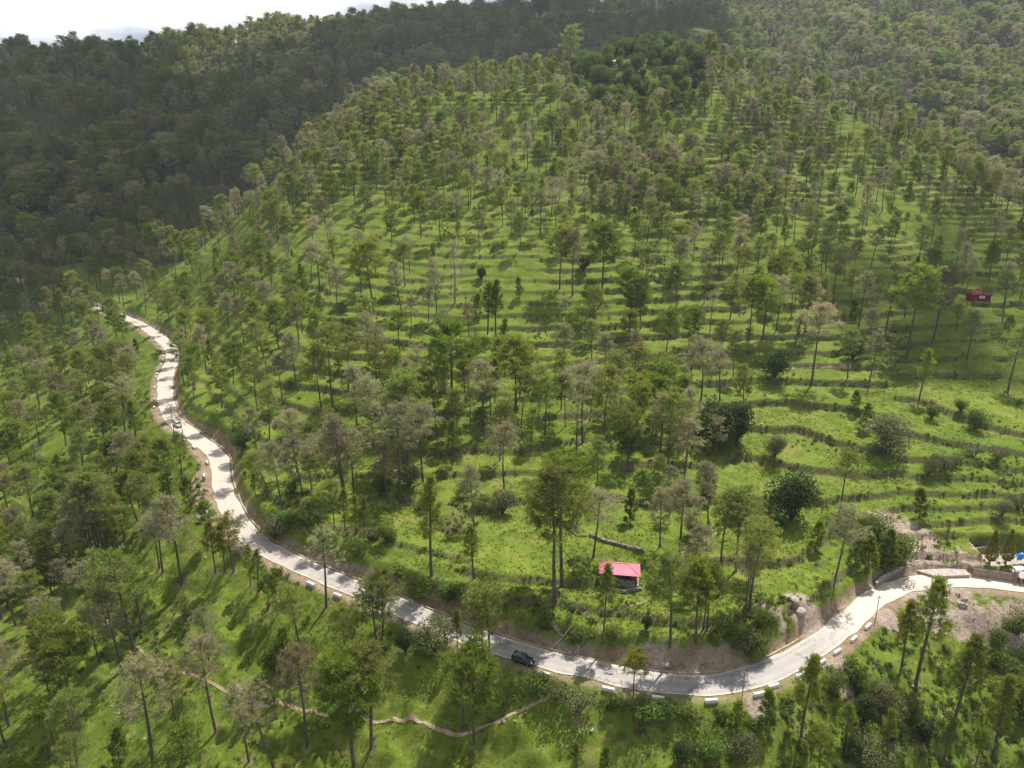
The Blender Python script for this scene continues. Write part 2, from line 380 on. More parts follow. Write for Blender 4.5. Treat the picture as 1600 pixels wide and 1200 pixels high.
# dug yard and apron by the road at the east end
yard_c = np.array(at_h(1560, 872, -0.4)[:2])
ydist = np.maximum(np.abs(GX - (yard_c[0] + 12)) - 17, np.abs(GY - (yard_c[1] - 0.6)) - 3.6)
yf = 1 - sstep(-0.3, 1.3, ydist)
h = h * (1 - yf) + (-0.45) * yf

dirt = np.where(ad < 900, (1 - sstep(0, 1.2, ad - w_ - 0.2)) , 0.0)
cutm = np.where(inner & (ad < 14), sstep(0.25, 1.2, clamped) * (1 - sstep(1.2, 4.0, e)), 0)
cutm *= np.interp(sx, [-210, -120, -100, -95, -60, -25, 0, 60, 75, 90], [0.6, 0.7, 0.8, .9, 0.55, 0.7, 1, 1, 0.5, 0.25])
slide = np.zeros_like(h)
def patch(px, py, hh, r, ry=None):
    w = at_h(px, py, hh); ry = ry or r
    return np.exp(-(((GX - w[0]) / r) ** 2 + ((GY - w[1]) / ry) ** 2) ** 1.5)
for a in ((1398, 812, 7, 6, 6), (1432, 835, 5.5, 7, 5), (1450, 862, 3.5, 9, 3.5), (1500, 862, 3.5, 8, 2.5), (1545, 852, 3.0, 9, 2.2), (1600, 850, 3.0, 9, 2.2), (1250, 962, 2.5, 5.5, 4), (1205, 975, 2.5, 3, 3), (1475, 955, -4, 10, 5.5), (1510, 980, -6, 11, 5.5), (1550, 965, -4, 9, 5), (1425, 932, -2, 8, 3.5), (1450, 990, -7, 6, 4), (1380, 1000, -6, 3, 4), (1010, 1030, 2, 7, 2), (860, 1005, 2, 7, 1.6), (1085, 1040, 2, 7, 1.6), (700, 965, 3, 4, 1.4), (575, 892, 4.5, 3, 2),
          (1180, 1120, -3, 3, 3), (1310, 1110, -9, 3, 5), (1360, 690, 12, 2.0, 1.2), (1357, 613, 21, 1.3, .8)):
    slide = np.maximum(slide, patch(*a))
slide = np.clip(slide * (0.75 + 1.5 * fbm(GX, GY, 6, 4)) , 0, 1)
rockm = np.clip(np.maximum(slide * 1.15, 0), 0, 1)
layby = np.where((~inner) & (ad < wout + 0.6) & (ad > HW), np.interp(sx, [-110, -92, -86, -40, 0, 40, 60, 120], [.6, .9, 1, .75, .4, .25, .25, .6]), 0)
DR = np.hypot(GX, GY)
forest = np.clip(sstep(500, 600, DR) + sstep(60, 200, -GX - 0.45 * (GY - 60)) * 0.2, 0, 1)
print('terrain', h.shape, h.min(), h.max())
V = np.stack([GX.ravel(), GY.ravel(), h.ravel()], 1)
ny, nx = h.shape
ii = (np.arange(ny - 1)[:, None] * nx + np.arange(nx - 1)[None]).ravel()
F = np.stack([ii, ii + 1, ii + nx + 1, ii + nx], 1)

def ground_mat():
    m, t = new_mat('ground'); o = N(t, 'ShaderNodeOutputMaterial'); p = N(t, 'ShaderNodeBsdfPrincipled'); p.inputs['Roughness'].default_value = 0.95; p.inputs['Specular IOR Level'].default_value = 0.08
    pos = geopos(t)
    at = N(t, 'ShaderNodeAttribute'); at.attribute_name = 'cover'; sp = N(t, 'ShaderNodeSeparateColor'); t.links.new(at.outputs['Color'], sp.inputs['Color'])
    big = noise(t, 0.035, 4, 0.6, pos, 0.38, 0.62); med = noise(t, 0.22, 5, 0.6, pos, 0.36, 0.64); fine = noise(t, 2.2, 5, 0.65, pos, 0.33, 0.67)
    g1 = mixc(t, big, (0.125, 0.188, 0.020), (0.215, 0.25, 0.033))
    g2 = mixc(t, med, (0.062, 0.112, 0.016), g1)
    g3 = mixc(t, fine, (0.115, 0.165, 0.022), g2)
    pale = noise(t, 0.5, 5, 0.75, pos, 0.54, 0.74); g3 = mixc(t, pale, g3, (0.23, 0.225, 0.075)); g3 = mixc(t, noise(t, 0.11, 5, 0.7, pos, 0.57, 0.68), g3, (0.19, 0.185, 0.055))
    ris = mixc(t, fine, (0.060, 0.070, 0.024), (0.15, 0.12, 0.070))
    rf = N(t, 'ShaderNodeMath', operation='MULTIPLY'); t.links.new(sp.outputs['Blue'], rf.inputs[0]); t.links.new(noise(t, 0.6, 4, 0.6, pos, 0.25, 0.6), rf.inputs[1])
    g4 = mixc(t, rf.outputs[0], g3, ris)
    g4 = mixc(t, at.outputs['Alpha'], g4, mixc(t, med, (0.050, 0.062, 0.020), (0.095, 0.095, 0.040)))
    weed = mixc(t, noise(t, 0.55, 6, 0.7, pos, 0.46, 0.56), (0.13, 0.15, 0.04), (0.19, 0.125, 0.08))
    soil = mixc(t, fine, (0.16, 0.10, 0.062), (0.27, 0.20, 0.14)); soil = mixc(t, med, soil, (0.31, 0.25, 0.185)); soil = mixc(t, noise(t, 0.9, 6, 0.75, pos, 0.50, 0.60), soil, weed)
    # ragged edge for the soil
    def ragged(sock, nscale, a, b):
        n = noise(t, nscale, 5, 0.7, pos); s = N(t, 'ShaderNodeMath', operation='ADD'); t.links.new(sock, s.inputs[0]); t.links.new(n, s.inputs[1])
        r = N(t, 'ShaderNodeMapRange'); r.inputs['From Min'].default_value = a; r.inputs['From Max'].default_value = b; t.links.new(s.outputs[0], r.inputs['Value']); return r.outputs['Result']
    g5 = mixc(t, ragged(sp.outputs['Red'], 0.9, 0.78, 1.02), g4, soil)
    rock = mixc(t, noise(t, 1.3, 6, 0.75, pos, 0.35, 0.62), (0.42, 0.36, 0.31), (0.24, 0.165, 0.115))
    g6 = mixc(t, ragged(sp.outputs['Green'], 0.7, 0.80, 0.98), g5, rock)
    t.links.new(g6, p.inputs['Base Color'])
    b = N(t, 'ShaderNodeBump', Strength=0.8, Distance=0.25); t.links.new(noise(t, 1.6, 6, 0.7, pos), b.inputs['Height']); t.links.new(b.outputs['Normal'], p.inputs['Normal'])
    t.links.new(p.outputs['BSDF'], o.inputs['Surface']); return m
M['ground'] = ground_mat()
gme = mesh_np('hillside_ground', V, F, M['ground'], None, True)
dm = np.clip(np.maximum(np.maximum(dirt * np.where(inner, 0.75, np.interp(sx, [-60, -20, 30, 50, 75], [.75, .55, .42, .45, .75])), cutm * 0.8), layby * 0.95), 0, 1)
ground = link('hillside_ground', gme); tag(ground, kind='structure')

def hz(x, y):
    return bilin(gx, gy, h, np.atleast_1d(np.asarray(x, float)), np.atleast_1d(np.asarray(y, float)))
def g1(x, y): return float(hz(x, y)[0])
def on_ground(px, py):
    """first point of the land along a bearing from the camera station"""
    px = np.atleast_1d(np.asarray(px, float)); py = np.atleast_1d(np.asarray(py, float)); n = len(px)
    res = np.full(n, np.nan); prev = np.full(n, 60.0); done = np.zeros(n, bool)
    Z = 60.0
    while Z < 1500 and not done.all():
        Z2 = Z * 1.004 + 0.15; v = (py - 600) / FOC * Z2
        x = (px - 800) / FOC * Z2; y = Z2 * math.cos(PITCH) - v * math.sin(PITCH); z = CAM_H - Z2 * math.sin(PITCH) - v * math.cos(PITCH)
        hit = (~done) & (z < hz(x, y)); res[hit] = 0.5 * (Z + Z2); done |= hit; Z = Z2
    res[~done] = 1500
    P = np.array([ray_pt(a, b, c) for a, b, c in zip(px, py, res)]); P[:, 2] = hz(P[:, 0], P[:, 1])
    return P, res

# ------------------------------------------------------------------ plant shapes
def needles(C, D, nn, ln, w, rs_, spread=0.9, up=0.25):
    """starbursts of thin triangles: centres C, main directions D"""
    n = len(C); k = nn
    C2 = np.repeat(C, k, 0); D2 = np.repeat(D, k, 0) + rs_.normal(0, spread, (n * k, 3)) + np.array([0, 0, up])
    D2 /= np.linalg.norm(D2, axis=1)[:, None] + 1e-9
    A = np.cross(D2, rs_.normal(0, 1, (n * k, 3))); A /= np.linalg.norm(A, axis=1)[:, None] + 1e-9
    L = ln * rs_.uniform(0.6, 1.25, (n * k, 1)); W = w * rs_.uniform(0.7, 1.3, (n * k, 1))
    b = C2 + D2 * L * 0.02
    tip = C2 + D2 * L
    midp = C2 + D2 * L * 0.62
    V = np.stack([b, midp + A * W * 0.5, tip, midp - A * W * 0.5], 1).reshape(-1, 3)
    F = np.arange(n * k * 4).reshape(-1, 4)
    return V, F
def tint_of(n, k, rs_, lo=0.0, hi=1.0): return np.repeat(rs_.uniform(lo, hi, n), k)

def pine_proto(seed, H=20, cb=0.55, Rr=4.2, shape='dome', nb=26, per=13, nn=8, ln=0.62, w=0.13, lower=0.0, bark='bark', mat='needle_green', bare=0.0, sides=6, limbs=True, sub=True):
    rs_ = np.random.default_rng(seed); mb = MB()
    bend = rs_.normal(0, 0.28, 2); ph = rs_.uniform(0, 6.28)
    def tp(t): return Vector((bend[0] * t * t * 1.6 + 0.16 * math.sin(ph + 5 * t), bend[1] * t * t * 1.6 + 0.16 * math.cos(ph + 4 * t), H * t - 0.5 * (1 - t)))
    ts = [0, 0.04, 0.15, 0.3, 0.45, 0.6, 0.75, 0.9, 1.0]; r0 = 0.0145 * H
    mb.tube([tp(t) for t in ts], [r0 * 1.45, r0 * 1.08, r0 * 0.95, r0 * 0.85, r0 * 0.74, r0 * 0.6, r0 * 0.42, r0 * 0.2, 0.02], sides)
    C = []; D = []; az = rs_.uniform(0, 6.28)
    for i in range(nb):
        uu = ((i + rs_.uniform(0.1, 0.9)) / nb); t = cb + (1 - cb) * uu ** 0.85
        if shape == 'dome': L = Rr * math.sqrt(max(0.0, 1 - (uu * 0.93) ** 2)) * (0.72 + 0.28 * min(1, uu / 0.25)); el = R(4 + 62 * uu ** 1.3)
        elif shape == 'round': L = Rr * math.sqrt(max(0.03, 1 - (2 * uu - 0.85) ** 2)) ; el = R(-8 + 72 * uu)
        else: L = Rr * (1 - uu) ** 0.75 * (0.6 + 0.4 * min(1, uu / 0.15)) + 0.35; el = R(12 + 45 * uu)
        L *= rs_.uniform(0.62, 1.15); az += 2.4 + rs_.normal(0, 0.5); el += rs_.normal(0, 0.14)
        p0 = tp(t); d = Vector((math.cos(az) * math.cos(el), math.sin(az) * math.cos(el), math.sin(el)))
        p1 = p0 + d * L * 0.5 + Vector((0, 0, -0.03 * L)); p2 = p0 + d * L + Vector((0, 0, rs_.uniform(0.02, 0.22) * L))
        if limbs: mb.tube([p0, p1, p2], [0.035 + 0.012 * L, 0.025 + 0.007 * L, 0.012], 3, cap=False)
        lat = Vector((-math.sin(az), math.cos(az), 0)); ends = [(p2, 1.0), (p1.lerp(p2, 0.55), 0.8)]
        for q in range(3 if sub else 0):
            a = rs_.uniform(0.30, 0.85); sg = rs_.choice([-1, 1]); s0 = p0.lerp(p2, a); e = s0 + (lat * sg * rs_.uniform(0.5, 1) + d * 0.7 + Vector((0, 0, rs_.uniform(-.1, .4)))) * L * 0.34
            ends.append((e, 0.8))
            if limbs: mb.tube([s0, e], [0.03, 0.01], 3, cap=False)
        m_ = max(2, int(per * (0.35 + 0.65 * L / Rr)))
        for q in range(m_):
            if rs_.random() < bare: continue
            if rs_.random() < 0.78:
                e, k_ = ends[int(rs_.integers(0, len(ends)))]; g = 0.13 * Rr * k_ * (H / 20.0 if H < 12 else 1.0)
                c = e + Vector((rs_.normal(0, g), rs_.normal(0, g), rs_.normal(0.1, g * 0.6)))
            else:
                a = max(0.15, 1 - abs(rs_.normal(0, 0.4))); c = p0.lerp(p1, a * 2) if a < 0.5 else p1.lerp(p2, a * 2 - 1)
                c = c + lat * rs_.normal(0, 0.16) * L + Vector((0, 0, rs_.normal(0.05, 0.07) * L))
            C.append(c); D.append(d * 0.5 + Vector((0, 0, 0.25)))
    for q in range(int(per * 0.6)):
        C.append(tp(1.0) + Vector(rs_.normal(0, 0.4, 3))); D.append(Vector((0, 0, 0.8)))
    if lower:
        for q in range(int(10 * lower)):
            t = rs_.uniform(cb * 0.6, cb); a_ = rs_.uniform(0, 6.28); L = rs_.uniform(0.6, 1.6); p0 = tp(t); p2 = p0 + Vector((math.cos(a_), math.sin(a_), rs_.uniform(-.2, .3))) * L
            mb.tube([p0, p2], [0.035, 0.01], 3, cap=False)
    C = np.array([tuple(c) for c in C]); D = np.array([tuple(c) for c in D])
    V, F = needles(C, D, nn, ln, w, rs_)
    tint = np.clip(rs_.normal(0.45, 0.28, len(C)), 0, 1)
    return mb.build('trunk', M[bark]), mesh_np('crown', V, F, M[mat], np.repeat(tint, nn))

def dead_proto(seed, H=20, cb=0.38, Rr=5.0):
    rs_ = np.random.default_rng(seed); mb = MB(); tw = MB()
    def tp(t): return Vector((0.3 * math.sin(3 * t), 0.25 * math.sin(2 * t + 1), H * t - 0.5 * (1 - t)))
    mb.tube([tp(t) for t in (0, .05, .2, .4, .6, .8, 1)], [.46, .34, .30, .26, .20, .11, .02], 7)
    az = 0
    for i in range(24):
        uu = (i + 0.5) / 24; t = cb + (1 - cb) * uu; L = Rr * (1 - 0.55 * uu) * rs_.uniform(0.6, 1.1); az += 2.4 + rs_.normal(0, .4); el = R(20 + 40 * uu) + rs_.normal(0, .15)
        d = Vector((math.cos(az) * math.cos(el), math.sin(az) * math.cos(el), math.sin(el))); p0 = tp(t); p1 = p0 + d * L * .5; p2 = p0 + d * L + Vector((0, 0, .25 * L))
        mb.tube([p0, p1, p2], [.10 * (1 - .5 * uu), .06, .02], 4, cap=False, c=0.1)
        for q in range(16):
            a = rs_.uniform(.25, 1); s0 = p0.lerp(p1, a * 2) if a < .5 else p1.lerp(p2, a * 2 - 1)
            e = s0 + (d * .5 + Vector(rs_.normal(0, .55, 3)) + Vector((0, 0, .35))) * rs_.uniform(.6, 1.5)
            tw.tube([s0, e], [.035, .008], 3, cap=False, c=rs_.uniform(0, 1))
            if q % 2 == 0:
                e2 = e + Vector(rs_.normal(0, .4, 3)) + Vector((0, 0, .3)); tw.tube([s0.lerp(e, .6), e2], [.02, .008], 3, cap=False, c=rs_.uniform(0, 1))
    return mb.build('trunk', M['bark_pale']), tw.build('crown', M['twig_grey'])

def shrub_proto(seed, H=3.0, Rr=1.8, n=420, leaf=0.32, mat='leaf_mid', lobes=7, stem='bark', sq=0.75):
    rs_ = np.random.default_rng(seed); mb = MB(); Cs = []
    for i in range(lobes):
        a = rs_.uniform(0, 6.28); r = Rr * 0.62 * math.sqrt(rs_.uniform(0, 1)); zc = H * rs_.uniform(0.30, 0.74); rr = Rr * rs_.uniform(0.34, 0.6)
        Cs.append((r * math.cos(a), r * math.sin(a), zc, rr))
        mb.tube([(0, 0, -0.3), (r * math.cos(a) * .5, r * math.sin(a) * .5, zc * .5), (r * math.cos(a), r * math.sin(a), zc)], [0.045 * H ** .5, 0.03 * H ** .5, 0.012], 4, cap=False)
    per = n // lobes; P = []; Nn = []; T = []
    for (x, y, z, rr) in Cs:
        d = rs_.normal(0, 1, (per, 3)); d /= np.linalg.norm(d, axis=1)[:, None]; rad = rr * rs_.uniform(0.55, 1.08, (per, 1)) ** 0.7
        p = np.array([x, y, z]) + d * rad * np.array([1, 1, sq * H / (2 * Rr) + 0.25]); P.append(p); Nn.append(d); T.append(np.full(per, rs_.uniform(0.1, 0.9)) + rs_.normal(0, .15, per))
    P = np.concatenate(P); Nn = np.concatenate(Nn); T = np.clip(np.concatenate(T), 0, 1)
    P[:, 2] = np.maximum(P[:, 2], 0.02 * H)
    nrm = Nn + rs_.normal(0, 0.55, P.shape) + np.array([0, 0, .3]); nrm /= np.linalg.norm(nrm, axis=1)[:, None]
    A = np.cross(nrm, rs_.normal(0, 1, P.shape)); A /= np.linalg.norm(A, axis=1)[:, None]; B = np.cross(nrm, A)
    s = leaf * rs_.uniform(0.6, 1.3, (len(P), 1))
    V = np.stack([P - A * s, P - B * s * 0.55, P + A * s, P + B * s * 0.55], 1).reshape(-1, 3)
    return mb.build('stems', M[stem]), mesh_np('foliage', V, np.arange(len(V)).reshape(-1, 4), M[mat], T)

PROTO = {}
PROTO['G'] = [pine_proto(100 + i, 20, cb, r, sh, nb, 27, 15, .74, .115, .6, 'bark', 'needle_green') for i, (cb, r, sh, nb) in enumerate([(.56, 5.0, 'dome', 36), (.60, 5.4, 'dome', 34), (.52, 4.6, 'dome', 36), (.55, 4.6, 'round', 34), (.50, 5.0, 'round', 38)])]
PROTO['T'] = [pine_proto(120 + i, 20, cb, r, 'cone', 42, 15, 13, .72, .115, .4, 'bark', 'needle_green') for i, (cb, r) in enumerate([(.32, 3.5), (.38, 3.0), (.42, 3.3)])]
PROTO['V'] = [pine_proto(140 + i, 20, cb, r, sh, nb, 25, 13, .70, .10, .9, 'bark', 'needle_olive', .05) for i, (cb, r, sh, nb) in enumerate([(.54, 5.0, 'dome', 34), (.60, 5.4, 'dome', 32), (.50, 4.4, 'dome', 34), (.55, 4.2, 'round', 30)])]
PROTO['B'] = [pine_proto(160 + i, 20, cb, r, sh, nb, 25, 13, .68, .09, 1.2, 'bark', 'needle_tan', .08) for i, (cb, r, sh, nb) in enumerate([(.54, 5.0, 'dome', 34), (.62, 5.6, 'dome', 32), (.50, 4.4, 'dome', 34), (.55, 4.0, 'round', 30), (.64, 4.9, 'dome', 28)])]
PROTO['K'] = [pine_proto(180 + i, 20, .5, 4.4, 'dome', 36, 22, 12, .68, .09, 1.0, 'bark', 'needle_rust', .1) for i in range(2)]
PROTO['D'] = [dead_proto(200), dead_proto(201, 20, .45, 4.4)]
PROTO['N'] = [pine_proto(210 + i, 20, .56, 4.9, 'dome', 30, 13, 10, .62, .075, 2.0, 'bark', 'needle_tan', .25) for i in range(2)]
PROTO['Y'] = [pine_proto(220 + i, 7, .10, r, 'cone', 34, 14, 11, .5, .10, 0, 'bark', 'needle_green', 0, 5) for i, r in enumerate((1.7, 1.4, 2.0))]
PROTO['S'] = [shrub_proto(240 + i, 9, r, 4200, .22, 'leaf_dark', 18) for i, r in enumerate((3.4, 3.9, 3.0))]
PROTO['H'] = [shrub_proto(270 + i, 10, r, 3600, .26, 'leaf_mid', 16) for i, r in enumerate((4.0, 4.6, 3.6))]
PROTO['X'] = [shrub_proto(280 + i, 8, r, 3400, .22, 'leaf_mid', 16) for i, r in enumerate((3.6, 4.2))]
PROTO['Q'] = [shrub_proto(290 + i, 8, r, 3400, .21, 'leaf_grey', 18) for i, r in enumerate((4.4, 5.0))]
PROTO['W'] = [shrub_proto(250 + i, 3, r, 900, .16, 'leaf_mid', 10) for i, r in enumerate((1.7, 2.1, 1.5))]
PROTO['O'] = [shrub_proto(260 + i, 3, r, 900, .15, 'leaf_grey', 10) for i, r in enumerate((1.9, 2.2))]
NOM = {'G': 20, 'T': 20, 'V': 20, 'B': 20, 'K': 20, 'D': 20, 'N': 20, 'Y': 7, 'S': 9, 'H': 10, 'W': 3, 'O': 3, 'X': 8, 'Q': 8}

def joined(pair):
    """trunk and crown of one shape as a single mesh for the far wood"""
    a, b = pair; V = []; Fq = []; mi = []; ti = []; off = 0
    me = bpy.data.meshes.new('far_tree'); faces = []
    for k, s_ in enumerate((a, b)):
        co = np.empty(len(s_.vertices) * 3, np.float32); s_.vertices.foreach_get('co', co); V.append(co.reshape(-1, 3))
        faces += [tuple(off + i for i in p.vertices) for p in s_.polygons]; mi += [k] * len(s_.polygons); off += len(s_.vertices)
        t_ = np.empty(len(s_.polygons), np.float32); s_.attributes['tint'].data.foreach_get('value', t_); ti.append(t_)
    me.from_pydata(np.concatenate(V).tolist(), [], faces); me.materials.append(a.materials[0]); me.materials.append(b.materials[0])
    me.polygons.foreach_set('material_index', np.array(mi, np.int32)); at = me.attributes.new('tint', 'FLOAT', 'FACE'); at.data.foreach_set('value', np.concatenate(ti)); me.update()
    return me

def scatter(name, P, scl, rot, idx, meshes):
    """one object that places copies of a few shapes on points of the ground"""
    lib = bpy.data.collections.new(name + '_shapes')
    for i, me in enumerate(meshes):
        lib.objects.link(bpy.data.objects.new('%s_shape_%02d' % (name, i), me))
    me = bpy.data.meshes.new(name); me.vertices.add(len(P)); me.vertices.foreach_set('co', np.asarray(P, np.float32).ravel())
    a = me.attributes.new('rot', 'FLOAT_VECTOR', 'POINT'); a.data.foreach_set('vector', np.asarray(rot, np.float32).ravel())
    a = me.attributes.new('scl', 'FLOAT_VECTOR', 'POINT'); a.data.foreach_set('vector', np.asarray(scl, np.float32).ravel())
    a = me.attributes.new('idx', 'INT', 'POINT'); a.data.foreach_set('value', np.asarray(idx, np.int32))
    o = link(name, me)
    ng = bpy.data.node_groups.new(name, 'GeometryNodeTree')
    ng.interface.new_socket('Geometry', in_out='INPUT', socket_type='NodeSocketGeometry'); ng.interface.new_socket('Geometry', in_out='OUTPUT', socket_type='NodeSocketGeometry')
    gi = ng.nodes.new('NodeGroupInput'); go = ng.nodes.new('NodeGroupOutput'); ip = ng.nodes.new('GeometryNodeInstanceOnPoints'); ci = ng.nodes.new('GeometryNodeCollectionInfo')
    ci.inputs['Collection'].default_value = lib; ci.inputs['Separate Children'].default_value = True; ci.inputs['Reset Children'].default_value = True
    ip.inputs['Pick Instance'].default_value = True
    def named(n, ty):
        x = ng.nodes.new('GeometryNodeInputNamedAttribute'); x.data_type = ty; x.inputs['Name'].default_value = n; return x.outputs['Attribute']
    L = ng.links.new
    L(gi.outputs[0], ip.inputs['Points']); L(ci.outputs[0], ip.inputs['Instance']); L(named('idx', 'INT'), ip.inputs['Instance Index'])
    L(named('rot', 'FLOAT_VECTOR'), ip.inputs['Rotation']); L(named('scl', 'FLOAT_VECTOR'), ip.inputs['Scale']); L(ip.outputs[0], go.inputs[0])
    md = o.modifiers.new('place', 'NODES'); md.node_group = ng
    return o

# ------------------------------------------------------------------ trees that were picked out one by one: foot (px, py), top py, kind, [sideways lean px]
T_ = '''
240 1205 1040 B 0|277 1142 1040 V 0|338 1142 1008 B -12|328 1048 958 N 0|210 1028 868 V -6|192 1047 930 B -8|222 975 880 V -8|156 1035 955 V -6|100 1105 970 G 0|118 1130 1012 G 0|80 1100 1030 B 0|122 1200 1085 V 0|86 1175 1098 G 0
8 1168 1060 V 0|15 1135 1025 B 0|25 975 885 B -6|60 980 900 V -6|140 955 890 B -4|105 938 880 B 0|388 1190 1083 N 0|78 1235 1176 G 0|188 1190 1140 Y 0|428 1202 1078 N -22|480 1165 1022 K 0|555 1208 1038 G 0|582 1168 1028 V 0
740 1185 1024 G -3|722 1140 1028 V 0|511 950 838 N 0|593 1030 918 V -8|598 1028 902 V 4|468 1018 922 V -3|447 1040 990 G 0|430 1050 1000 W 0|542 1050 955 V 0|420 952 905 G 0|715 1022 956 T 0|765 1040 928 V 0|757 1040 948 V -5|732 1240 1183 G 0
944 988 888 T 0|1047 1014 878 V -4|1087 1002 888 G 0|1100 982 890 G 0|1104 984 892 V 0|868 934 742 V -8|877 910 738 G 0|989 1092 1026 G 0|1165 950 862 B 4|1171 950 828 V 2|1197 1132 1080 Y 0|1150 1132 1096 Y 0|900 1200 1163 Y 0|945 1200 1168 Y 0
1253 1148 1028 T 3|1432 1072 912 T 4|1408 1040 942 T 3|1490 1137 1003 T 10|1550 1185 1062 T 0|1276 1225 1150 G 0|1320 1172 1104 T 0|1525 1195 1145 G 0|1385 1180 1110 T 0|1590 1120 1060 W 0|1475 1190 1125 T 0
285 912 783 B -8|163 868 745 V -6|146 880 765 B 0|155 872 760 B -3|255 892 808 B 0|249 890 815 B 0|48 895 800 B -8|52 806 735 V -6|25 748 680 G -6|40 732 662 G -4|165 706 638 B 0|197 692 622 V 0|108 662 588 K -4|185 757 688 G 0|178 757 695 G 0|220 778 700 V 0|232 752 688 V 0|285 752 682 V 4
272 680 636 N 0|287 692 648 N 0|215 702 628 T 0|195 852 795 G 0|365 892 812 V 0|352 890 822 T 0|336 895 815 T 0|325 852 792 G 0|298 790 748 Y 0|392 912 855 T 0|405 925 862 T 0|440 955 895 G 0
675 898 748 T 0|740 902 825 T 0|627 786 648 B -3|607 788 700 K -4|636 727 598 V 0|630 722 605 V 0|662 754 640 B -6|541 788 662 B -8|537 772 682 B -8|553 768 680 B 0|474 774 690 B -12|465 736 648 B -8|443 797 702 B -10|420 770 712 V -18|520 757 688 B -30|584 704 598 B -6|787 764 672 B -3|708 728 658 T 0|683 684 572 V -4
707 656 512 G 0|755 675 568 B -4|600 648 538 V -4|521 645 518 V 0|503 642 553 V -4|523 820 758 V 0|557 835 775 T 0|570 832 780 T 0|540 830 765 T 0
943 702 583 V 0|910 690 578 B -4|805 642 538 G 0|853 680 598 V -2|960 642 560 V 0|1042 738 622 V 0|1030 722 622 B 0|1067 758 660 B 3|1092 650 545 B 4|1062 878 758 B 0|1030 856 772 B 0|1027 770 718 V 0|928 870 778 B 8|1127 878 775 V 0|1150 892 775 V 0|1173 905 822 V 0
1312 797 713 V 0|1350 672 633 Y 0|1335 642 611 Y 0|1305 907 803 B 6|1435 808 766 Y 0|1335 880 838 Y 0|1382 888 832 Y 0|1275 860 815 Y 0|1110 770 733 Y 0|985 818 768 Y 0|1355 895 840 Y 0
1270 592 484 B 0|1418 557 432 G 2|1456 537 426 K 6|1437 622 548 T 0|1510 565 494 B 0|1575 612 515 V 4|1325 592 520 V -8|1360 592 522 N 4|1385 517 432 V 0|1342 510 428 B 4|1213 517 440 B 0|1246 522 436 V 8|1258 520 440 B 0
710 472 382 D 0|583 486 384 G -8|628 487 410 B -10|500 460 385 B 0|516 462 402 V 0|682 498 428 B 0|670 502 458 B 0|762 522 444 T 0|775 526 440 T 0|732 528 478 K 0|573 526 470 V -14|466 612 530 B -8|440 622 560 B 0|983 517 428 G 0|992 528 438 G 0|1000 514 440 G 0|921 502 443 G 0|939 477 363 G 0|883 517 468 B 0|875 452 363 G 0|894 462 368 K 0|1035 612 556 G 0|994 632 548 V 0|1075 548 484 G 0|1090 546 490 V 0|960 690 640 V 0
890 122 44 V 0|50 516 460 D 0|275 430 392 N 0|545 612 520 V 0|402 640 560 V 0|487 765 715 V 0|830 700 640 V 0|652 610 545 N 0|735 660 612 V 0|745 500 460 Y 0|1192 530 440 G 0|1170 528 442 G 0
'''
S_ = '''
1118 702 620 S|1150 692 622 S|1237 812 726 S|1102 786 754 S|912 426 394 S|1385 708 646 O|1210 716 676 O|785 802 762 O|725 778 748 W|905 1112 1078 O|833 1078 1050 W|1045 1122 1096 W|1085 842 806 W|1360 845 795 W|1395 880 828 W|1210 592 540 S|1332 562 518 S|633 1018 976 S|680 1018 962 O|660 1022 985 W
752 440 415 S|458 450 425 S|1015 1130 1100 W|1110 1192 1142 W|1065 1192 1158 S|1160 1190 1150 O|1470 735 705 O|1490 730 708 O|1450 745 715 O|1520 715 695 O|1590 800 770 O|1565 805 778 O|1500 645 620 W|1455 655 628 W|1560 720 700 O|1525 670 635 W|700 945 905 W|735 950 910 W|655 930 890 W|620 905 880 W|560 870 840 W|760 930 895 W|605 850 815 W|580 845 820 O
1330 1060 1030 W|1345 1085 1050 W|1370 1100 1060 O|1300 1080 1045 W|1350 1130 1085 S|1390 1120 1080 O|1395 1160 1120 S|1330 1190 1150 S|1360 1195 1150 O|1440 1160 1120 S|1420 1120 1085 W|1560 1010 980 W|1590 990 950 W|1540 1040 1010 W|1580 1060 1030 W|1560 1090 1060 W|960 1110 1085 W|850 1085 1058 W|870 1092 1066 O|1000 1115 1090 W|1030 1118 1095 W|1075 1125 1100 W|1130 1130 1108 W|1175 1140 1115 W
1130 1000 960 W|1195 985 945 W|1180 1030 990 W|1165 1020 985 O|1120 1010 985 W|1010 985 960 S|960 1000 975 W|850 985 955 W|890 1010 990 W|905 1005 980 W|1160 810 775 O|1195 815 780 O|1215 830 800 S|985 700 670 W|880 740 720 W|365 740 700 W|375 790 755 T|395 830 790 W|430 840 800 O|450 820 790 W|400 780 740 T|380 700 660 W|455 770 745 W|480 820 790 W|600 770 740 W|640 760 720 O|665 790 765 W
'''
picked = []
for line in T_.strip().split('\n'):
    for r_ in line.split('|'):
        a = r_.split(); picked.append((float(a[0]), float(a[1]), float(a[2]), a[3], float(a[4])))
for line in S_.strip().split('\n'):
    for r_ in line.split('|'):
        a = r_.split(); picked.append((float(a[0]), float(a[1]), float(a[2]), a[3], 0.0))
Pp, Zp = on_ground([min(p[0], 1700) for p in picked], [p[1] for p in picked])
plants = []        # x, y, z, height, width factor, kind, rz, (tilt x, tilt y), px, py, pix
def road_clear(x, y):
    d = np.hypot(road_c[:, 0] - x, road_c[:, 1] - y); return d.min()
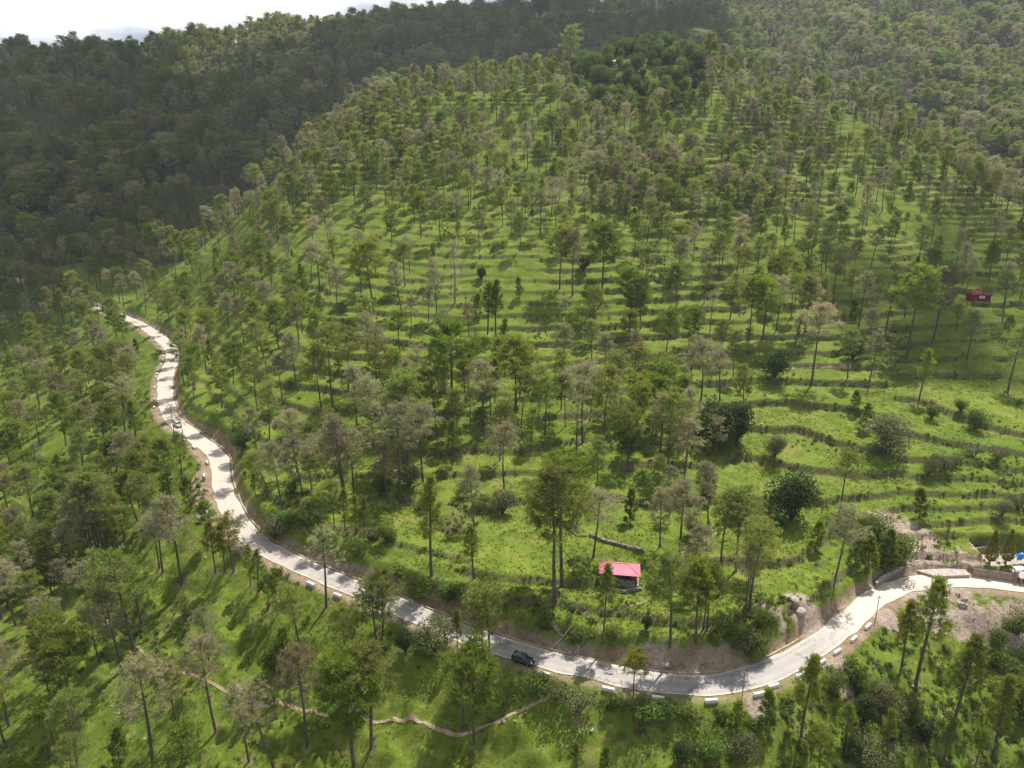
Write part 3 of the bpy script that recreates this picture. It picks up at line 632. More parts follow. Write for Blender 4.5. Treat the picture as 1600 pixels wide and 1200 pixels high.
for (px, py, ty, kd, lean), P, Z in zip(picked, Pp, Zp):
    vt = (ty - 600) / FOC; c, s = math.cos(PITCH), math.sin(PITCH)
    # height that brings the top to the seen elevation
    a = P[1]; z = CAM_H + a * (-s - vt * c) / (c - vt * s)
    Hh = max(0.8, z - P[2]); px2, py2, Zz = project(*P)
    if Hh > 4.6 and kd in 'WO': kd = {'W': 'X', 'O': 'Q'}[kd]
    dm_ = road_clear(P[0], P[1])
    if dm_ < HW + 0.9:
        continue
    plants.append([P[0], P[1], P[2], Hh, rng.uniform(.95, 1.2), kd, rng.uniform(0, 6.28), (math.atan2(lean * Zz / FOC, Hh), rng.normal(0, .015)), px2, py2, py2 - ty])
print('picked', len(plants))

# ------------------------------------------------------------------ the rest of the trees
def kindmix(px, py, below_):
    r_ = rng.random()
    if below_ and px > 1150: return 'T' if r_ < .55 else ('G' if r_ < .8 else 'V')
    if below_: return 'V' if r_ < .34 else ('G' if r_ < .62 else ('B' if r_ < .80 else ('T' if r_ < .9 else ('Y' if r_ < .98 else 'K'))))
    return 'V' if r_ < .32 else ('G' if r_ < .54 else ('B' if r_ < .80 else ('T' if r_ < .84 else ('Y' if r_ < .92 else ('K' if r_ < .96 else 'N')))))
def spacing(px, py, Z, x, y, rdv):
    if rdv < HW + 3.5: return None
    bel = below_road(x, y)
    if bel:
        if px > 1190 and py > 1105: return 8.0
        if px > 1190: return None
        if px > 600: return None
        if py < 900 and px > 190 and rdv < 13: return None
        if py > 880: return 10.5 if px > 120 else 9.0
        if py > 640: return 7.6
        return 8.0
    if Z < 520 and px > 1170 and py > 545: return None
    if py > 730: return 15.0
    if py > 600: return 10.5
    if px > 1300 and py > 340: return 10.5
    if py > 450: return 11.5
    if py > 330: return 10.4
    if 890 < px < 1100 and py < 175 and Z < 545: return 6.0
    if Z < 520: return 7.4 if px < 780 else 8.2
    return 9.0
side_grid = np.where(ad < 900, np.where(inner, 0.0, 1.0), np.where((GY < 118) | (GX < -175 - 0.0 * GY) & (GY < 330), 1.0, 0.0))
def below_road(x, y): return bilin(gx, gy, side_grid, np.array([x]), np.array([y]))[0] > 0.5
def visible(X, Y, Zt, lift=0.0):
    ok = np.ones(len(X), bool)
    for f in np.linspace(0.12, 0.97, 40):
        gz = hz(X * f, Y * f); ok &= gz < CAM_H + (Zt - CAM_H) * f + lift
    return ok
cell = {}
def crowded(x, y, r):
    ci, cj = int(x // 8), int(y // 8)
    for i in range(ci - 2, ci + 3):
        for j in range(cj - 2, cj + 3):
            for (a, b) in cell.get((i, j), ()):
                if (a - x) ** 2 + (b - y) ** 2 < r * r: return True
    return False
def put(x, y): cell.setdefault((int(x // 8), int(y // 8)), []).append((x, y))
for p in plants:
    if p[5] not in 'WOXQ': put(p[0], p[1])
cand = []
for (x0, x1, y0, y1, n_) in ((-330, 330, 70, 330, 30000), (-420, 420, 330, 640, 42000), (-1000, 1050, 560, 1320, 70000)):
    cand.append(np.stack([rng.uniform(x0, x1, n_), rng.uniform(y0, y1, n_)], 1))
cand = np.concatenate(cand)
cz = hz(cand[:, 0], cand[:, 1])
cpx, cpy, cZ = project(cand[:, 0], cand[:, 1], cz)
ok = (cpx > -110) & (cpx < 1710) & (cpy < 1330) & (cpy > -260) & visible(cand[:, 0], cand[:, 1], cz + 19, 10.0)
ok &= cZ < 1230
cand, cz, cpx, cpy, cZ = cand[ok], cz[ok], cpx[ok], cpy[ok], cZ[ok]
clump = fbm(cand[:, 0], cand[:, 1], 42, 3)
huts = [at_h(968, 900, 5), at_h(1530, 475, 37), at_h(1560, 872, 0)]
for i in range(len(cand)):
    x, y = cand[i]; px, py, Z = cpx[i], cpy[i], cZ[i]
    rdv = road_clear(x, y) if Z < 620 else 99
    sp = spacing(px, py, Z, x, y, rdv)
    if sp is None: continue
    if any((x - q[0]) ** 2 + (y - q[1]) ** 2 < (8 if k < 2 else 24) ** 2 for k, q in enumerate(huts)): continue
    sp *= 1 - (1.5 if Z < 520 else 1.0) * clump[i]
    if abs(px - 1531) < 34 and 466 < py < 560: continue
    if crowded(x, y, sp): continue
    bel = Z < 420 and below_road(x, y)
    kd = kindmix(px, py, bel)
    if 890 < px < 1100 and py < 175 and Z < 545: kd = 'S' if rng.random() < .22 else 'H'
    if Z > 520 and kd in 'YN': kd = 'V'
    Hh = rng.uniform(14.5, 21.5) * (0.55 if rng.random() < .14 else 1.0)
    if Z < 330: Hh *= 0.87
    if bel and px > 1190: Hh = rng.uniform(6, 13)
    if Z > 520: Hh = (21 + 26 * clump[i]) * rng.uniform(.72, 1.25)
    elif Z > 330: Hh = rng.uniform(13.0, 19.5) * (0.6 if rng.random() < .14 else 1.0)
    if kd in 'SH': Hh = rng.uniform(8, 14.5)
    if kd == 'Y': Hh = rng.uniform(3.5, 8.5)
    put(x, y)
    tx = rng.normal(0, .05), rng.normal(0, .05)
    plants.append([x, y, cz[i], Hh, (rng.uniform(.82, 1.14) if Z < 520 else rng.uniform(.95, 1.35)), kd, rng.uniform(0, 6.28), tx, px, py, Hh * FOC / Z])
for i in range(0, len(road_c), 3):          # the wood that hides the far end of the road
    px, py, Z = project(*road_c[i])
    if px < 165 and py > 380:
        for o_ in (6.5, 11.0):
            x, y = road_c[i, :2] + road_n[i] * (o_ + rng.uniform(-1, 1)); z = g1(x, y); a, b, c = project(x, y, z); Hh = rng.uniform(13, 18)
            if not crowded(x, y, 4.0): put(x, y); plants.append([x, y, z, Hh, rng.uniform(1.0, 1.3), 'GVVB'[int(rng.integers(0, 4))], rng.uniform(0, 6.28), (0, 0), a, b, Hh * FOC / c])
print('plants', len(plants))

# needle litter and worn soil under the nearer trees
lit = np.zeros_like(h)
for p in plants:
    if p[5] in 'GTVBKNDS' and p[1] < 330 and abs(p[0]) < 200:
        i0, i1 = np.searchsorted(gx, [p[0] - 4, p[0] + 4]); j0, j1 = np.searchsorted(gy, [p[1] - 4, p[1] + 4])
        if i1 > i0 and j1 > j0:
            dd = ((gx[None, i0:i1] - p[0]) ** 2 + (gy[j0:j1, None] - p[1]) ** 2); lit[j0:j1, i0:i1] = np.maximum(lit[j0:j1, i0:i1], 0.42 * np.exp(-dd / 4.5))
ca = gme.attributes.new('cover', 'FLOAT_COLOR', 'POINT')
ca.data.foreach_set('color', np.stack([np.clip(np.maximum(dm, lit), 0, 1).ravel(), rockm.ravel(), riser.ravel(), forest.ravel()], 1).astype(np.float32).ravel())

# ------------------------------------------------------------------ which plants stand as things of their own
LOOK = {'G': 'green', 'T': 'green', 'V': 'green', 'B': 'tan', 'K': 'tan', 'N': 'tan', 'D': 'dead', 'Y': 'young', 'S': 'broad', 'H': 'leafy', 'W': 'shrub', 'O': 'shrub', 'X': 'shrub', 'Q': 'shrub'}
pool = {}
for i, p in enumerate(plants): pool.setdefault(LOOK[p[5]], []).append(i)
single = set()
for lk, ids in pool.items():
    ids.sort(key=lambda i: -plants[i][10] * (1.0 if -5 < plants[i][8] < 1605 and -20 < plants[i][9] - plants[i][10] * .5 < 1200 else 0.0))
    single |= set([i for i in ids[:(110 if lk == 'young' else 290)] if -5 < plants[i][8] < 1605 and plants[i][9] - plants[i][10] < 1198])
ORD = ['first', 'second', 'third', 'fourth', 'fifth', 'sixth', 'seventh', 'eighth', 'ninth', 'tenth', 'eleventh', 'twelfth']
def ordinal(n): return ORD[n] if n < 12 else '%d%s' % (n + 1, 'th' if 10 <= (n + 1) % 100 <= 20 else {1: 'st', 2: 'nd', 3: 'rd'}.get((n + 1) % 10, 'th'))
def zone(p):
    px, py, Z = p[8], p[9], project(p[0], p[1], p[2])[2]
    bel = Z < 420 and below_road(p[0], p[1])
    if bel:
        if px > 1190: return 'on the steep bank below the road bend'
        if px > 780: return 'beside the meadow below the road'
        if py > 1085 and px < 330: return 'on the grassy slope under the footpath'
        if py > 960 and px >= 330: return 'around the footpath below the road'
        if py > 900: return 'at the upper end of the footpath'
        if py > 820: return 'in the wood above the footpath'
        if py > 720: return 'in the wood left of the layby'
        if py > 620: return 'in the wood left of the road bends'
        return 'beyond the wood, left of the far road'
    c = 'left side' if px < 560 else ('left centre' if px < 800 else ('right centre' if px < 1100 else 'right side'))
    rows = ((860, 'just above the road'), (760, 'on the lowest terraces'), (690, 'on the lower terraces'), (630, 'on the middle terraces'), (580, 'on the sixth tier of slope'), (530, 'below mid slope'), (485, 'at mid slope'), (445, 'above mid slope'), (400, 'on the upper slope'), (340, 'on the high slope'))
    for lim, nm in rows:
        if py > lim: return nm.replace('on the sixth tier of slope', 'over the middle terraces') + ', ' + c
    return 'near the hilltop, ' + c
WORD = {'G': 'green round-crowned pine', 'T': 'slim green pine', 'V': 'olive green pine', 'B': 'tan grey pine', 'K': 'rusty brown pine', 'N': 'thin half-bare pine', 'D': 'bare dead pine with pale branches', 'Y': 'young bushy pine', 'S': 'dark evergreen tree', 'H': 'bright leafy broadleaf tree', 'W': 'leafy green bush', 'O': 'greyish bush', 'X': 'tall leafy green bush', 'Q': 'tall greyish bush'}
GRP = {'green': 'green pines on the hillside', 'tan': 'tan and brown pines on the hillside', 'dead': 'dead trees', 'young': 'young pines', 'broad': 'dark evergreen trees', 'leafy': 'broadleaf trees on the hilltop', 'shrub': 'bushes on the slopes'}
CAT = {'green': 'pine tree', 'tan': 'withered pine', 'dead': 'dead tree', 'young': 'young pine', 'broad': 'tree', 'leafy': 'broadleaf tree', 'shrub': 'bush'}
zoned = {}
for i in single: zoned.setdefault((WORD[plants[i][5]], zone(plants[i])), []).append(i)
label = {}
for (w_, z_), ids in zoned.items():
    ids.sort(key=lambda i: plants[i][8])
    for k, i in enumerate(ids):
        label[i] = '%s %s' % (w_, z_) if len(ids) == 1 else '%s %s, %s from left' % (w_, z_, ordinal(k))
vcount = {}
rest = []
for i, p in enumerate(plants):
    x, y, z, Hh, wf, kd, rz, tilt, px, py, pix = p
    v = (i * 7 + int(rz * 100)) % len(PROTO[kd]); sc = Hh / NOM[kd]
    if i not in single: rest.append((p, kd, v, sc)); continue
    lk = LOOK[kd]
    nm = {'green': 'pine_tree', 'tan': 'withered_pine', 'dead': 'dead_tree', 'young': 'young_pine', 'broad': 'evergreen_tree', 'leafy': 'broadleaf_tree', 'shrub': 'bush'}[lk]
    e = bpy.data.objects.new(nm, None); col.objects.link(e); e.location = (x, y, z); e.empty_display_size = 0.3
    e.rotation_euler = (tilt[1], tilt[0], 0); e.scale = (sc, sc, sc)
    tag(e, label[i], CAT[lk], GRP[lk])
    a, b = PROTO[kd][v]
    for nm2, me in ((('trunk', a), ('crown', b)) if lk != 'shrub' else (('stems', a), ('foliage', b))):
        c = bpy.data.objects.new(nm2, me); col.objects.link(c); c.parent = e; c.rotation_euler = (0, 0, rz); c.scale = (wf, wf, 1)
print('single', len(single), 'rest', len(rest))
kinds = sorted({r_[1] for r_ in rest})
shapes = []; smap = {}
for kd in kinds:
    for v in range(len(PROTO[kd])): smap[(kd, v)] = len(shapes); shapes.append(joined(PROTO[kd][v]))
if rest:
    fw = scatter('far_pine_forest', [(r_[0][0], r_[0][1], r_[0][2]) for r_ in rest], [(r_[3] * r_[0][4], r_[3] * r_[0][4], r_[3]) for r_ in rest], [(0, 0, r_[0][6]) for r_ in rest], [smap[(r_[1], r_[2])] for r_ in rest], shapes)
    tag(fw, 'dense pine forest covering the far hillsides up to the ridge', 'forest', kind='stuff')

# ------------------------------------------------------------------ road, paths, kerbs
def ribbon(name, c, n, lo, hi, mat, lift=0.0, followground=False, across=4, ragged=0.0):
    rows = []
    for i in range(len(c)):
        for j in range(across + 1):
            a = lo + (hi - lo) * j / across
            if ragged and j in (0, across): a += ragged * (vnoise(np.array([i * 0.45 + 50 * j]), np.array([3.3]))[0] - 0.5) * 2
            x = c[i, 0] + n[i, 0] * a; y = c[i, 1] + n[i, 1] * a
            rows.append((x, y, (g1(x, y) if followground else c[i, 2]) + lift))
    k = across + 1; F = [(i * k + j, i * k + j + 1, (i + 1) * k + j + 1, (i + 1) * k + j) for i in range(len(c) - 1) for j in range(across)]
    return link(name, mesh_np(name, np.array(rows), np.array(F)[:, ::-1], mat, None, True))
def asphalt_mat():
    m, t = new_mat('asphalt'); o = N(t, 'ShaderNodeOutputMaterial'); p = N(t, 'ShaderNodeBsdfPrincipled'); p.inputs['Roughness'].default_value = 0.6; p.inputs['Specular IOR Level'].default_value = 0.4
    pos = geopos(t)
    def att(n): x = N(t, 'ShaderNodeAttribute'); x.attribute_name = n; return x.outputs['Fac']
    def mul(a, b_):
        x = N(t, 'ShaderNodeMath', operation='MULTIPLY')
        for i, v in enumerate((a, b_)):
            if hasattr(v, 'node'): t.links.new(v, x.inputs[i])
            else: x.inputs[i].default_value = v
        return x.outputs[0]
    a = mixc(t, noise(t, 0.16, 5, 0.6, pos, 0.36, 0.62), (0.20, 0.19, 0.19), (0.31, 0.285, 0.27))          # worn bitumen
    a = mixc(t, noise(t, 6.0, 5, 0.75, pos, 0.35, 0.75), a, (0.36, 0.33, 0.31))
    a = mixc(t, mul(att('track'), noise(t, 0.5, 4, 0.6, pos, 0.25, 0.6)), a, (0.37, 0.345, 0.33))            # polished wheel tracks
    a = mixc(t, mul(noise(t, 0.35, 6, 0.75, pos, 0.56, 0.62), 0.85), a, (0.15, 0.145, 0.145))                 # patches and damp stains
    a = mixc(t, noise(t, 1.4, 6, 0.8, pos, 0.62, 0.66), a, (0.13, 0.125, 0.12))
    s_ = N(t, 'ShaderNodeMath', operation='ADD'); t.links.new(att('dust'), s_.inputs[0]); t.links.new(noise(t, 0.8, 6, 0.75, pos), s_.inputs[1])  # 'dust' also carries the painted sun glare of the left stretch
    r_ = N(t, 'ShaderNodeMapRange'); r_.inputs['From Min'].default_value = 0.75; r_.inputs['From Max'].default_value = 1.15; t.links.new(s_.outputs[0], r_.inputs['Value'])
    dust_glare_c = mixc(t, noise(t, 2.5, 5, 0.7, pos, 0.35, 0.65), (0.58, 0.50, 0.43), (0.46, 0.385, 0.32))  # pale dust tone, also painted in as sun glare on the left stretch
    a = mixc(t, r_.outputs['Result'], a, dust_glare_c)
    t.links.new(a, p.inputs['Base Color']); b_ = N(t, 'ShaderNodeBump', Strength=0.35, Distance=0.03); t.links.new(noise(t, 7, 5, .75, pos), b_.inputs['Height']); t.links.new(b_.outputs['Normal'], p.inputs['Normal'])
    t.links.new(p.outputs['BSDF'], o.inputs['Surface']); return m
M['asphalt'] = asphalt_mat()
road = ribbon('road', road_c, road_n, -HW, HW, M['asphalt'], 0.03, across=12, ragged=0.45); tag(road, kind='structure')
lane = np.tile(np.linspace(-1, 1, 13), len(road_c)); stretch = np.repeat(np.interp(road_c[:, 0], [-200, -100, -75, -55, -20, 45, 62, 75, 130], [.55, .6, .55, .35, .12, .10, .25, .8, .9]), 13)  # left stretch paler: sun glare put into the colour; right end really dusty
at_ = road.data.attributes.new('track', 'FLOAT', 'POINT'); at_.data.foreach_set('value', (np.exp(-((np.abs(lane) - 0.42) / 0.16) ** 2)).astype(np.float32))
at_ = road.data.attributes.new('dust', 'FLOAT', 'POINT'); at_.data.foreach_set('value', np.clip(stretch + 0.62 * sstep(0.72, 1.0, np.abs(lane)), 0, 1).astype(np.float32))  # dust at edges and right end, plus painted sun glare on the left stretch
M['concrete'] = simple_mat('concrete', (0.46, 0.41, 0.36), (0.30, 0.265, 0.235), 0.85, 0.8, 0.2)
M['concrete_grey'] = simple_mat('concrete_grey', (0.27, 0.25, 0.23), (0.17, 0.155, 0.14), 0.9, 0.9, 0.3)
M['drain'] = simple_mat('drain', (0.44, 0.37, 0.25), (0.28, 0.23, 0.15), 0.9, 0.7, 0.2)
M['path'] = simple_mat('path', (0.42, 0.32, 0.225), (0.28, 0.205, 0.14), 0.95, 0.8, 0.3)
# drain kerb on the hill side: a low concrete lip
sel_ = [i for i in range(0, len(road_c), 2) if road_c[i, 0] < 62 and road_c[i, 1] < 250]
mb = MB()
for a, b in zip(sel_[:-1], sel_[1:]):
    q = []
    for i in (a, b):
        for off, dz in ((-HW - 0.42, -0.2), (-HW - 0.42, 0.13), (-HW - 0.78, 0.13), (-HW - 0.78, -0.2)):
            j_ = 0.10 * math.sin(i * 0.31) + 0.08 * math.sin(i * 0.83)
            q.append((road_c[i, 0] + road_n[i, 0] * (off + j_), road_c[i, 1] + road_n[i, 1] * (off + j_), road_c[i, 2] + dz))
    mb.add(q, [(0, 1, 5, 4), (1, 2, 6, 5), (2, 3, 7, 6)])
tag(mb.obj('drain_kerb', M['drain']), kind='structure')
def trail(name, pts, hw_, lift=0.10):
    P, _ = on_ground([p[0] for p in pts], [p[1] for p in pts]); c = catmull([tuple(p) for p in P], 0.5)
    for _ in range(40): c[1:-1] = 0.25 * c[:-2] + 0.5 * c[1:-1] + 0.25 * c[2:]
    t_ = np.gradient(c[:, :2], axis=0); t_ /= np.linalg.norm(t_, axis=1)[:, None] + 1e-9
    o = ribbon(name, c, np.stack([-t_[:, 1], t_[:, 0]], 1), -hw_, hw_, M['path'], lift, True, 5, hw_ * 0.35); tag(o, kind='structure'); return o
trail('footpath', [(165, 968), (180, 985), (215, 1010), (250, 1035), (300, 1052), (370, 1073), (430, 1095), (480, 1110), (560, 1115), (620, 1128), (680, 1142), (740, 1142), (780, 1130), (830, 1104), (880, 1080)], 0.30)
trail('footpath', [(847, 962), (862, 980), (880, 992)], 0.22)
trail('footpath', [(965, 955), (990, 946), (1010, 938)], 0.22)
trail('footpath', [(1220, 578), (1245, 573), (1290, 570), (1330, 571)], 0.4)
trail('footpath', [(1030, 870), (1060, 866), (1090, 852), (1120, 832)], 0.25)

# ------------------------------------------------------------------ white parapet blocks on the valley side of the road
M['white_paint'] = simple_mat('white_paint', (0.82, 0.80, 0.77), (0.62, 0.58, 0.53), 0.7, 2.5, 0.1, 0.3, 0, 0.5, 0.8)
M['stain'] = simple_mat('stain', (0.30, 0.26, 0.23), (0.42, 0.38, 0.34), 0.9, 3.0, 0.2)
par = [(843, 1058), (950, 1081), (1030, 1092), (1120, 1103), (1183, 1094), (1214, 1074), (1246, 1052), (1274, 1032), (1295, 1018), (1327, 999), (1358, 979), (522, 942), (580, 966), (730, 1024), (655, 995), (479, 920), (322, 800), (319, 744), (325, 724), (305, 698), (287, 689),
       (241, 637), (242, 626), (242, 606), (246, 591), (249, 585), (253, 579), (255, 571), (256, 564), (257, 558), (257, 552), (256, 547), (254, 541), (249, 535), (243, 529)]
PPp, _ = on_ground([p[0] for p in par], [p[1] for p in par])
def block_mesh(L, W, Hh):
    mb = MB(); b = 0.05
    for z0, z1, k0, k1, m_ in ((-0.4, 0.12, 1.03, 1.03, 1), (0.12, Hh - b, 1.0, 0.985, 0), (Hh - b, Hh, 0.985, 0.93, 0)):
        mb.v, n = mb.v, len(mb.v); P = []
        for z, k_ in ((z0, k0), (z1, k1)):
            for x, y in ((-L / 2, -W / 2), (L / 2, -W / 2), (L / 2, W / 2), (-L / 2, W / 2)): P.append((x * (1 - (1 - k_) * W / L), y * k_, z))
        mb.add(P, [(0, 1, 5, 4), (1, 2, 6, 5), (2, 3, 7, 6), (3, 0, 4, 7)] + ([(4, 5, 6, 7)]), m_)
    return mb.build('parapet_block', [M['white_paint'], M['stain']])
pm = block_mesh(2.2, 0.5, 0.74); pm2 = block_mesh(1.3, 0.45, 0.65)
far_no = 0; near_no = 0
order = sorted(range(len(par)), key=lambda i: par[i][0])
nears = [i for i in order if par[i][1] > 900]; mids = [i for i in order if 660 < par[i][1] < 900]; fars = sorted([i for i in order if par[i][1] < 660], key=lambda i: -par[i][1])
for grp, nm_ in ((nears, 'white parapet block beside the near road, %s from left'), (mids, 'white parapet block by the layby bends, %s from left'), (fars, 'white parapet block in the far road row, %s from the near end')):
    for n_, i in enumerate(grp):
        k_ = int(np.argmin((road_c[:, 0] - PPp[i, 0]) ** 2 + (road_c[:, 1] - PPp[i, 1]) ** 2)); d_ = float(np.dot(PPp[i, :2] - road_c[k_, :2], road_n[k_]))
        d_ = min(max(d_, HW + 0.9), HW + 1.6 if par[i][0] > 400 or par[i][1] < 660 else HW + 4.6)
        x, y = road_c[k_, :2] + road_n[k_] * d_
        o = link('parapet_block', pm if par[i][1] > 660 else pm2, None, (x, y, max(g1(x, y), road_c[k_, 2] - 0.25)), math.atan2(road_t[k_, 1], road_t[k_, 0]) + rng.normal(0, .04))
        tag(o, nm_ % ordinal(n_), 'parapet', 'white parapet blocks along the road')

# ------------------------------------------------------------------ vehicles
M['paint_dark'] = simple_mat('paint_dark', (0.018, 0.026, 0.024), (0.022, 0.030, 0.028), 0.22, 1.0, 0, 0.6)
M['paint_white'] = simple_mat('paint_white', (0.75, 0.75, 0.76), (0.68, 0.68, 0.70), 0.25, 1.0, 0, 0.6)
M['glass'] = simple_mat('glass', (0.012, 0.016, 0.02), (0.016, 0.02, 0.024), 0.06, 1.0, 0, 0.9)
M['tyre'] = simple_mat('tyre', (0.015, 0.015, 0.015), (0.03, 0.028, 0.026), 0.9, 4)
M['chrome'] = simple_mat('chrome', (0.62, 0.62, 0.62), (0.5, 0.5, 0.5), 0.25, 2, 0, 0.5, 0.9)
M['lamp'] = simple_mat('lamp', (0.7, 0.72, 0.75), (0.55, 0.57, 0.6), 0.15, 3, 0, 0.7)
M['lamp_red'] = simple_mat('lamp_red', (0.35, 0.02, 0.02), (0.25, 0.015, 0.015), 0.25, 3, 0, 0.6)
def car(name, loc, rz, paint, label, L=4.35, W=1.80, Hh=1.66):
    root = empty(name, loc, rz); tag(root, label, 'car')
    def loft(secs):          # secs: (x, half width bottom, half width top, z bottom, z top)
        mb = MB(); P = []
        for x, wb, wt, zb, zt in secs:
            zm = zb + (zt - zb) * 0.55
            P += [(x, -wb * .93, zb), (x, -wb, zm), (x, -wt, zt), (x, wt, zt), (x, wb, zm), (x, wb * .93, zb)]
        F = []
        for i in range(len(secs) - 1):
            for k in range(6): F.append((i * 6 + k, i * 6 + (k + 1) % 6, (i + 1) * 6 + (k + 1) % 6, (i + 1) * 6 + k))
        F.append((5, 4, 3, 2, 1, 0)); F.append(tuple((len(secs) - 1) * 6 + k for k in range(6))); mb.add(P, F); return mb
    h2 = W / 2; a = L / 2
    loft([(-a, h2 * .9, h2 * .84, .36, .92), (-a + .12, h2 * .97, h2 * .93, .28, 1.0), (-a + .7, h2, h2 * .95, .24, 1.02), (.2, h2, h2 * .95, .24, 1.02), (a - 1.35, h2, h2 * .93, .24, 1.03), (a - .5, h2 * .98, h2 * .86, .24, .96), (a - .12, h2 * .92, h2 * .76, .28, .84), (a, h2 * .82, h2 * .62, .36, .7)]).obj('body', paint, root, True)
    loft([(-a + .12, h2 * .90, h2 * .74, 1.0, Hh - .18), (-a + .35, h2 * .92, h2 * .78, 1.0, Hh - .03), (-.5, h2 * .93, h2 * .79, 1.0, Hh), (.25, h2 * .93, h2 * .77, 1.0, Hh - .05), (a - 1.35, h2 * .92, h2 * .80, 1.0, 1.07)]).obj('cabin', M['glass'], root, True)
    mb = MB(); mb.add([(-a + .3, -h2 * .80, Hh - .04), (-.5, -h2 * .80, Hh + .015), (.3, -h2 * .78, Hh - .05), (.3, h2 * .78, Hh - .05), (-.5, h2 * .80, Hh + .015), (-a + .3, h2 * .80, Hh - .04), (-a + .3, -h2 * .80, Hh - .09), (-.5, -h2 * .81, Hh - .05), (.3, -h2 * .79, Hh - .11), (.3, h2 * .79, Hh - .11), (-.5, h2 * .81, Hh - .05), (-a + .3, h2 * .80, Hh - .09)],
                      [(0, 1, 4, 5), (1, 2, 3, 4), (0, 6, 7, 1), (1, 7, 8, 2), (3, 9, 10, 4), (4, 10, 11, 5), (2, 8, 9, 3), (5, 11, 6, 0)]); mb.obj('roof', paint, root)
    for s_ in (-1, 1):
        for x in (-a + .95, -.35):
            mb = MB(); mb.add([(x - .05, s_ * h2 * .945, 1.0), (x + .05, s_ * h2 * .945, 1.0), (x + .05, s_ * h2 * .80, Hh - .07), (x - .05, s_ * h2 * .80, Hh - .07)], [(0, 1, 2, 3)]); mb.obj('window_pillar', paint, root)
        mb = MB(); mb.tube([(-a + .5, s_ * h2 * .72, Hh + .05), (.1, s_ * h2 * .70, Hh + .04)], .025, 5); mb.obj('roof_rail', M['chrome'], root)
        mb = MB(); mb.box((a - .17, s_ * h2 * .66, .80), (.22, .34, .13)); mb.obj('headlight', M['lamp'], root)
        mb = MB(); mb.box((-a + .03, s_ * h2 * .78, .86), (.1, .16, .3)); mb.obj('tail_light', M['lamp_red'], root)
        mb = MB(); mb.box((.55, s_ * (h2 + .09), 1.06), (.12, .2, .14)); mb.obj('mirror', paint, root)
        for x in (-a + .85, a - .85):
            mb = MB(); mb.tube([(x, s_ * (h2 - .20), .34), (x, s_ * (h2 + .01), .34)], .34, 18); w_ = mb.obj('wheel', M['tyre'], root)
            mb = MB(); mb.tube([(x, s_ * (h2 + .01), .34), (x, s_ * (h2 + .025), .34)], .20, 12); mb.obj('rim', M['chrome'], w_)
    mb = MB(); mb.box((a - .02, 0, .5), (.1, W * .74, .16)); mb.obj('front_bumper', paint, root)
    return root
cp, _ = on_ground([811], [1041]); k_ = int(np.argmin((road_c[:, 0] - cp[0, 0]) ** 2 + (road_c[:, 1] - cp[0, 1]) ** 2))
xy = road_c[k_, :2] + road_n[k_] * (HW - 0.3)
car('parked_car', (xy[0], xy[1], road_c[k_, 2] + 0.035), math.atan2(-road_t[k_, 1], -road_t[k_, 0]) - 0.06, M['paint_dark'], 'dark green sport utility car standing on the road edge above the footpath')
cp, _ = on_ground([262], [672]); k_ = int(np.argmin((road_c[:, 0] - cp[0, 0]) ** 2 + (road_c[:, 1] - cp[0, 1]) ** 2))
xy = road_c[k_, :2] + road_n[k_] * 0.6
car('white_car', (xy[0], xy[1], road_c[k_, 2] + 0.035), math.atan2(-road_t[k_, 1], -road_t[k_, 0]), M['paint_white'], 'white car driving on the far left stretch of road', 4.0, 1.7, 1.6)
def motorcycle(loc, rz):
    root = empty('motorcycle', loc, rz); tag(root, 'motorcycle parked at the shaded bank inside the road bend', 'motorcycle')
    for x in (-.65, .65):
        mb = MB(); n = 16
        for k in range(n):
            a0, a1 = 2 * math.pi * k / n, 2 * math.pi * (k + 1) / n
            mb.tube([(x + .27 * math.cos(a0), 0, .31 + .27 * math.sin(a0)), (x + .27 * math.cos(a1), 0, .31 + .27 * math.sin(a1))], .05, 5, cap=False)
        mb.tube([(x, -.06, .31), (x, .06, .31)], .08, 8); mb.obj('wheel', M['tyre'], root)
    mb = MB(); mb.box((0, 0, .48), (.5, .26, .36), taper=.8); mb.obj('engine', M['concrete_grey'], root)
    mb = MB(); mb.box((.2, 0, .84), (.5, .3, .24), taper=.7); mb.obj('fuel_tank', M['paint_white'], root)
    mb = MB(); mb.box((-.35, 0, .82), (.7, .28, .12), taper=.85); mb.obj('seat', M['tyre'], root)
    mb = MB(); mb.tube([(.65, 0, .31), (.42, 0, 1.0)], .035, 6); mb.tube([(.4, -.36, 1.05), (.44, 0, 1.0), (.4, .36, 1.05)], .02, 5); mb.obj('fork', M['chrome'], root)
    mb = MB(); mb.tube([(.5, 0, .88), (.6, 0, .86)], .1, 8); mb.obj('headlight', M['lamp'], root)
    mb = MB(); mb.tube([(0, .12, .3), (-.1, .4, .02)], .02, 5); mb.obj('side_stand', M['chrome'], root)
cp, _ = on_ground([319], [679]); k_ = int(np.argmin((road_c[:, 0] - cp[0, 0]) ** 2 + (road_c[:, 1] - cp[0, 1]) ** 2)); xy = road_c[k_, :2] - road_n[k_] * (HW + 0.2)
motorcycle((xy[0], xy[1], road_c[k_, 2] + 0.0), 0.3)

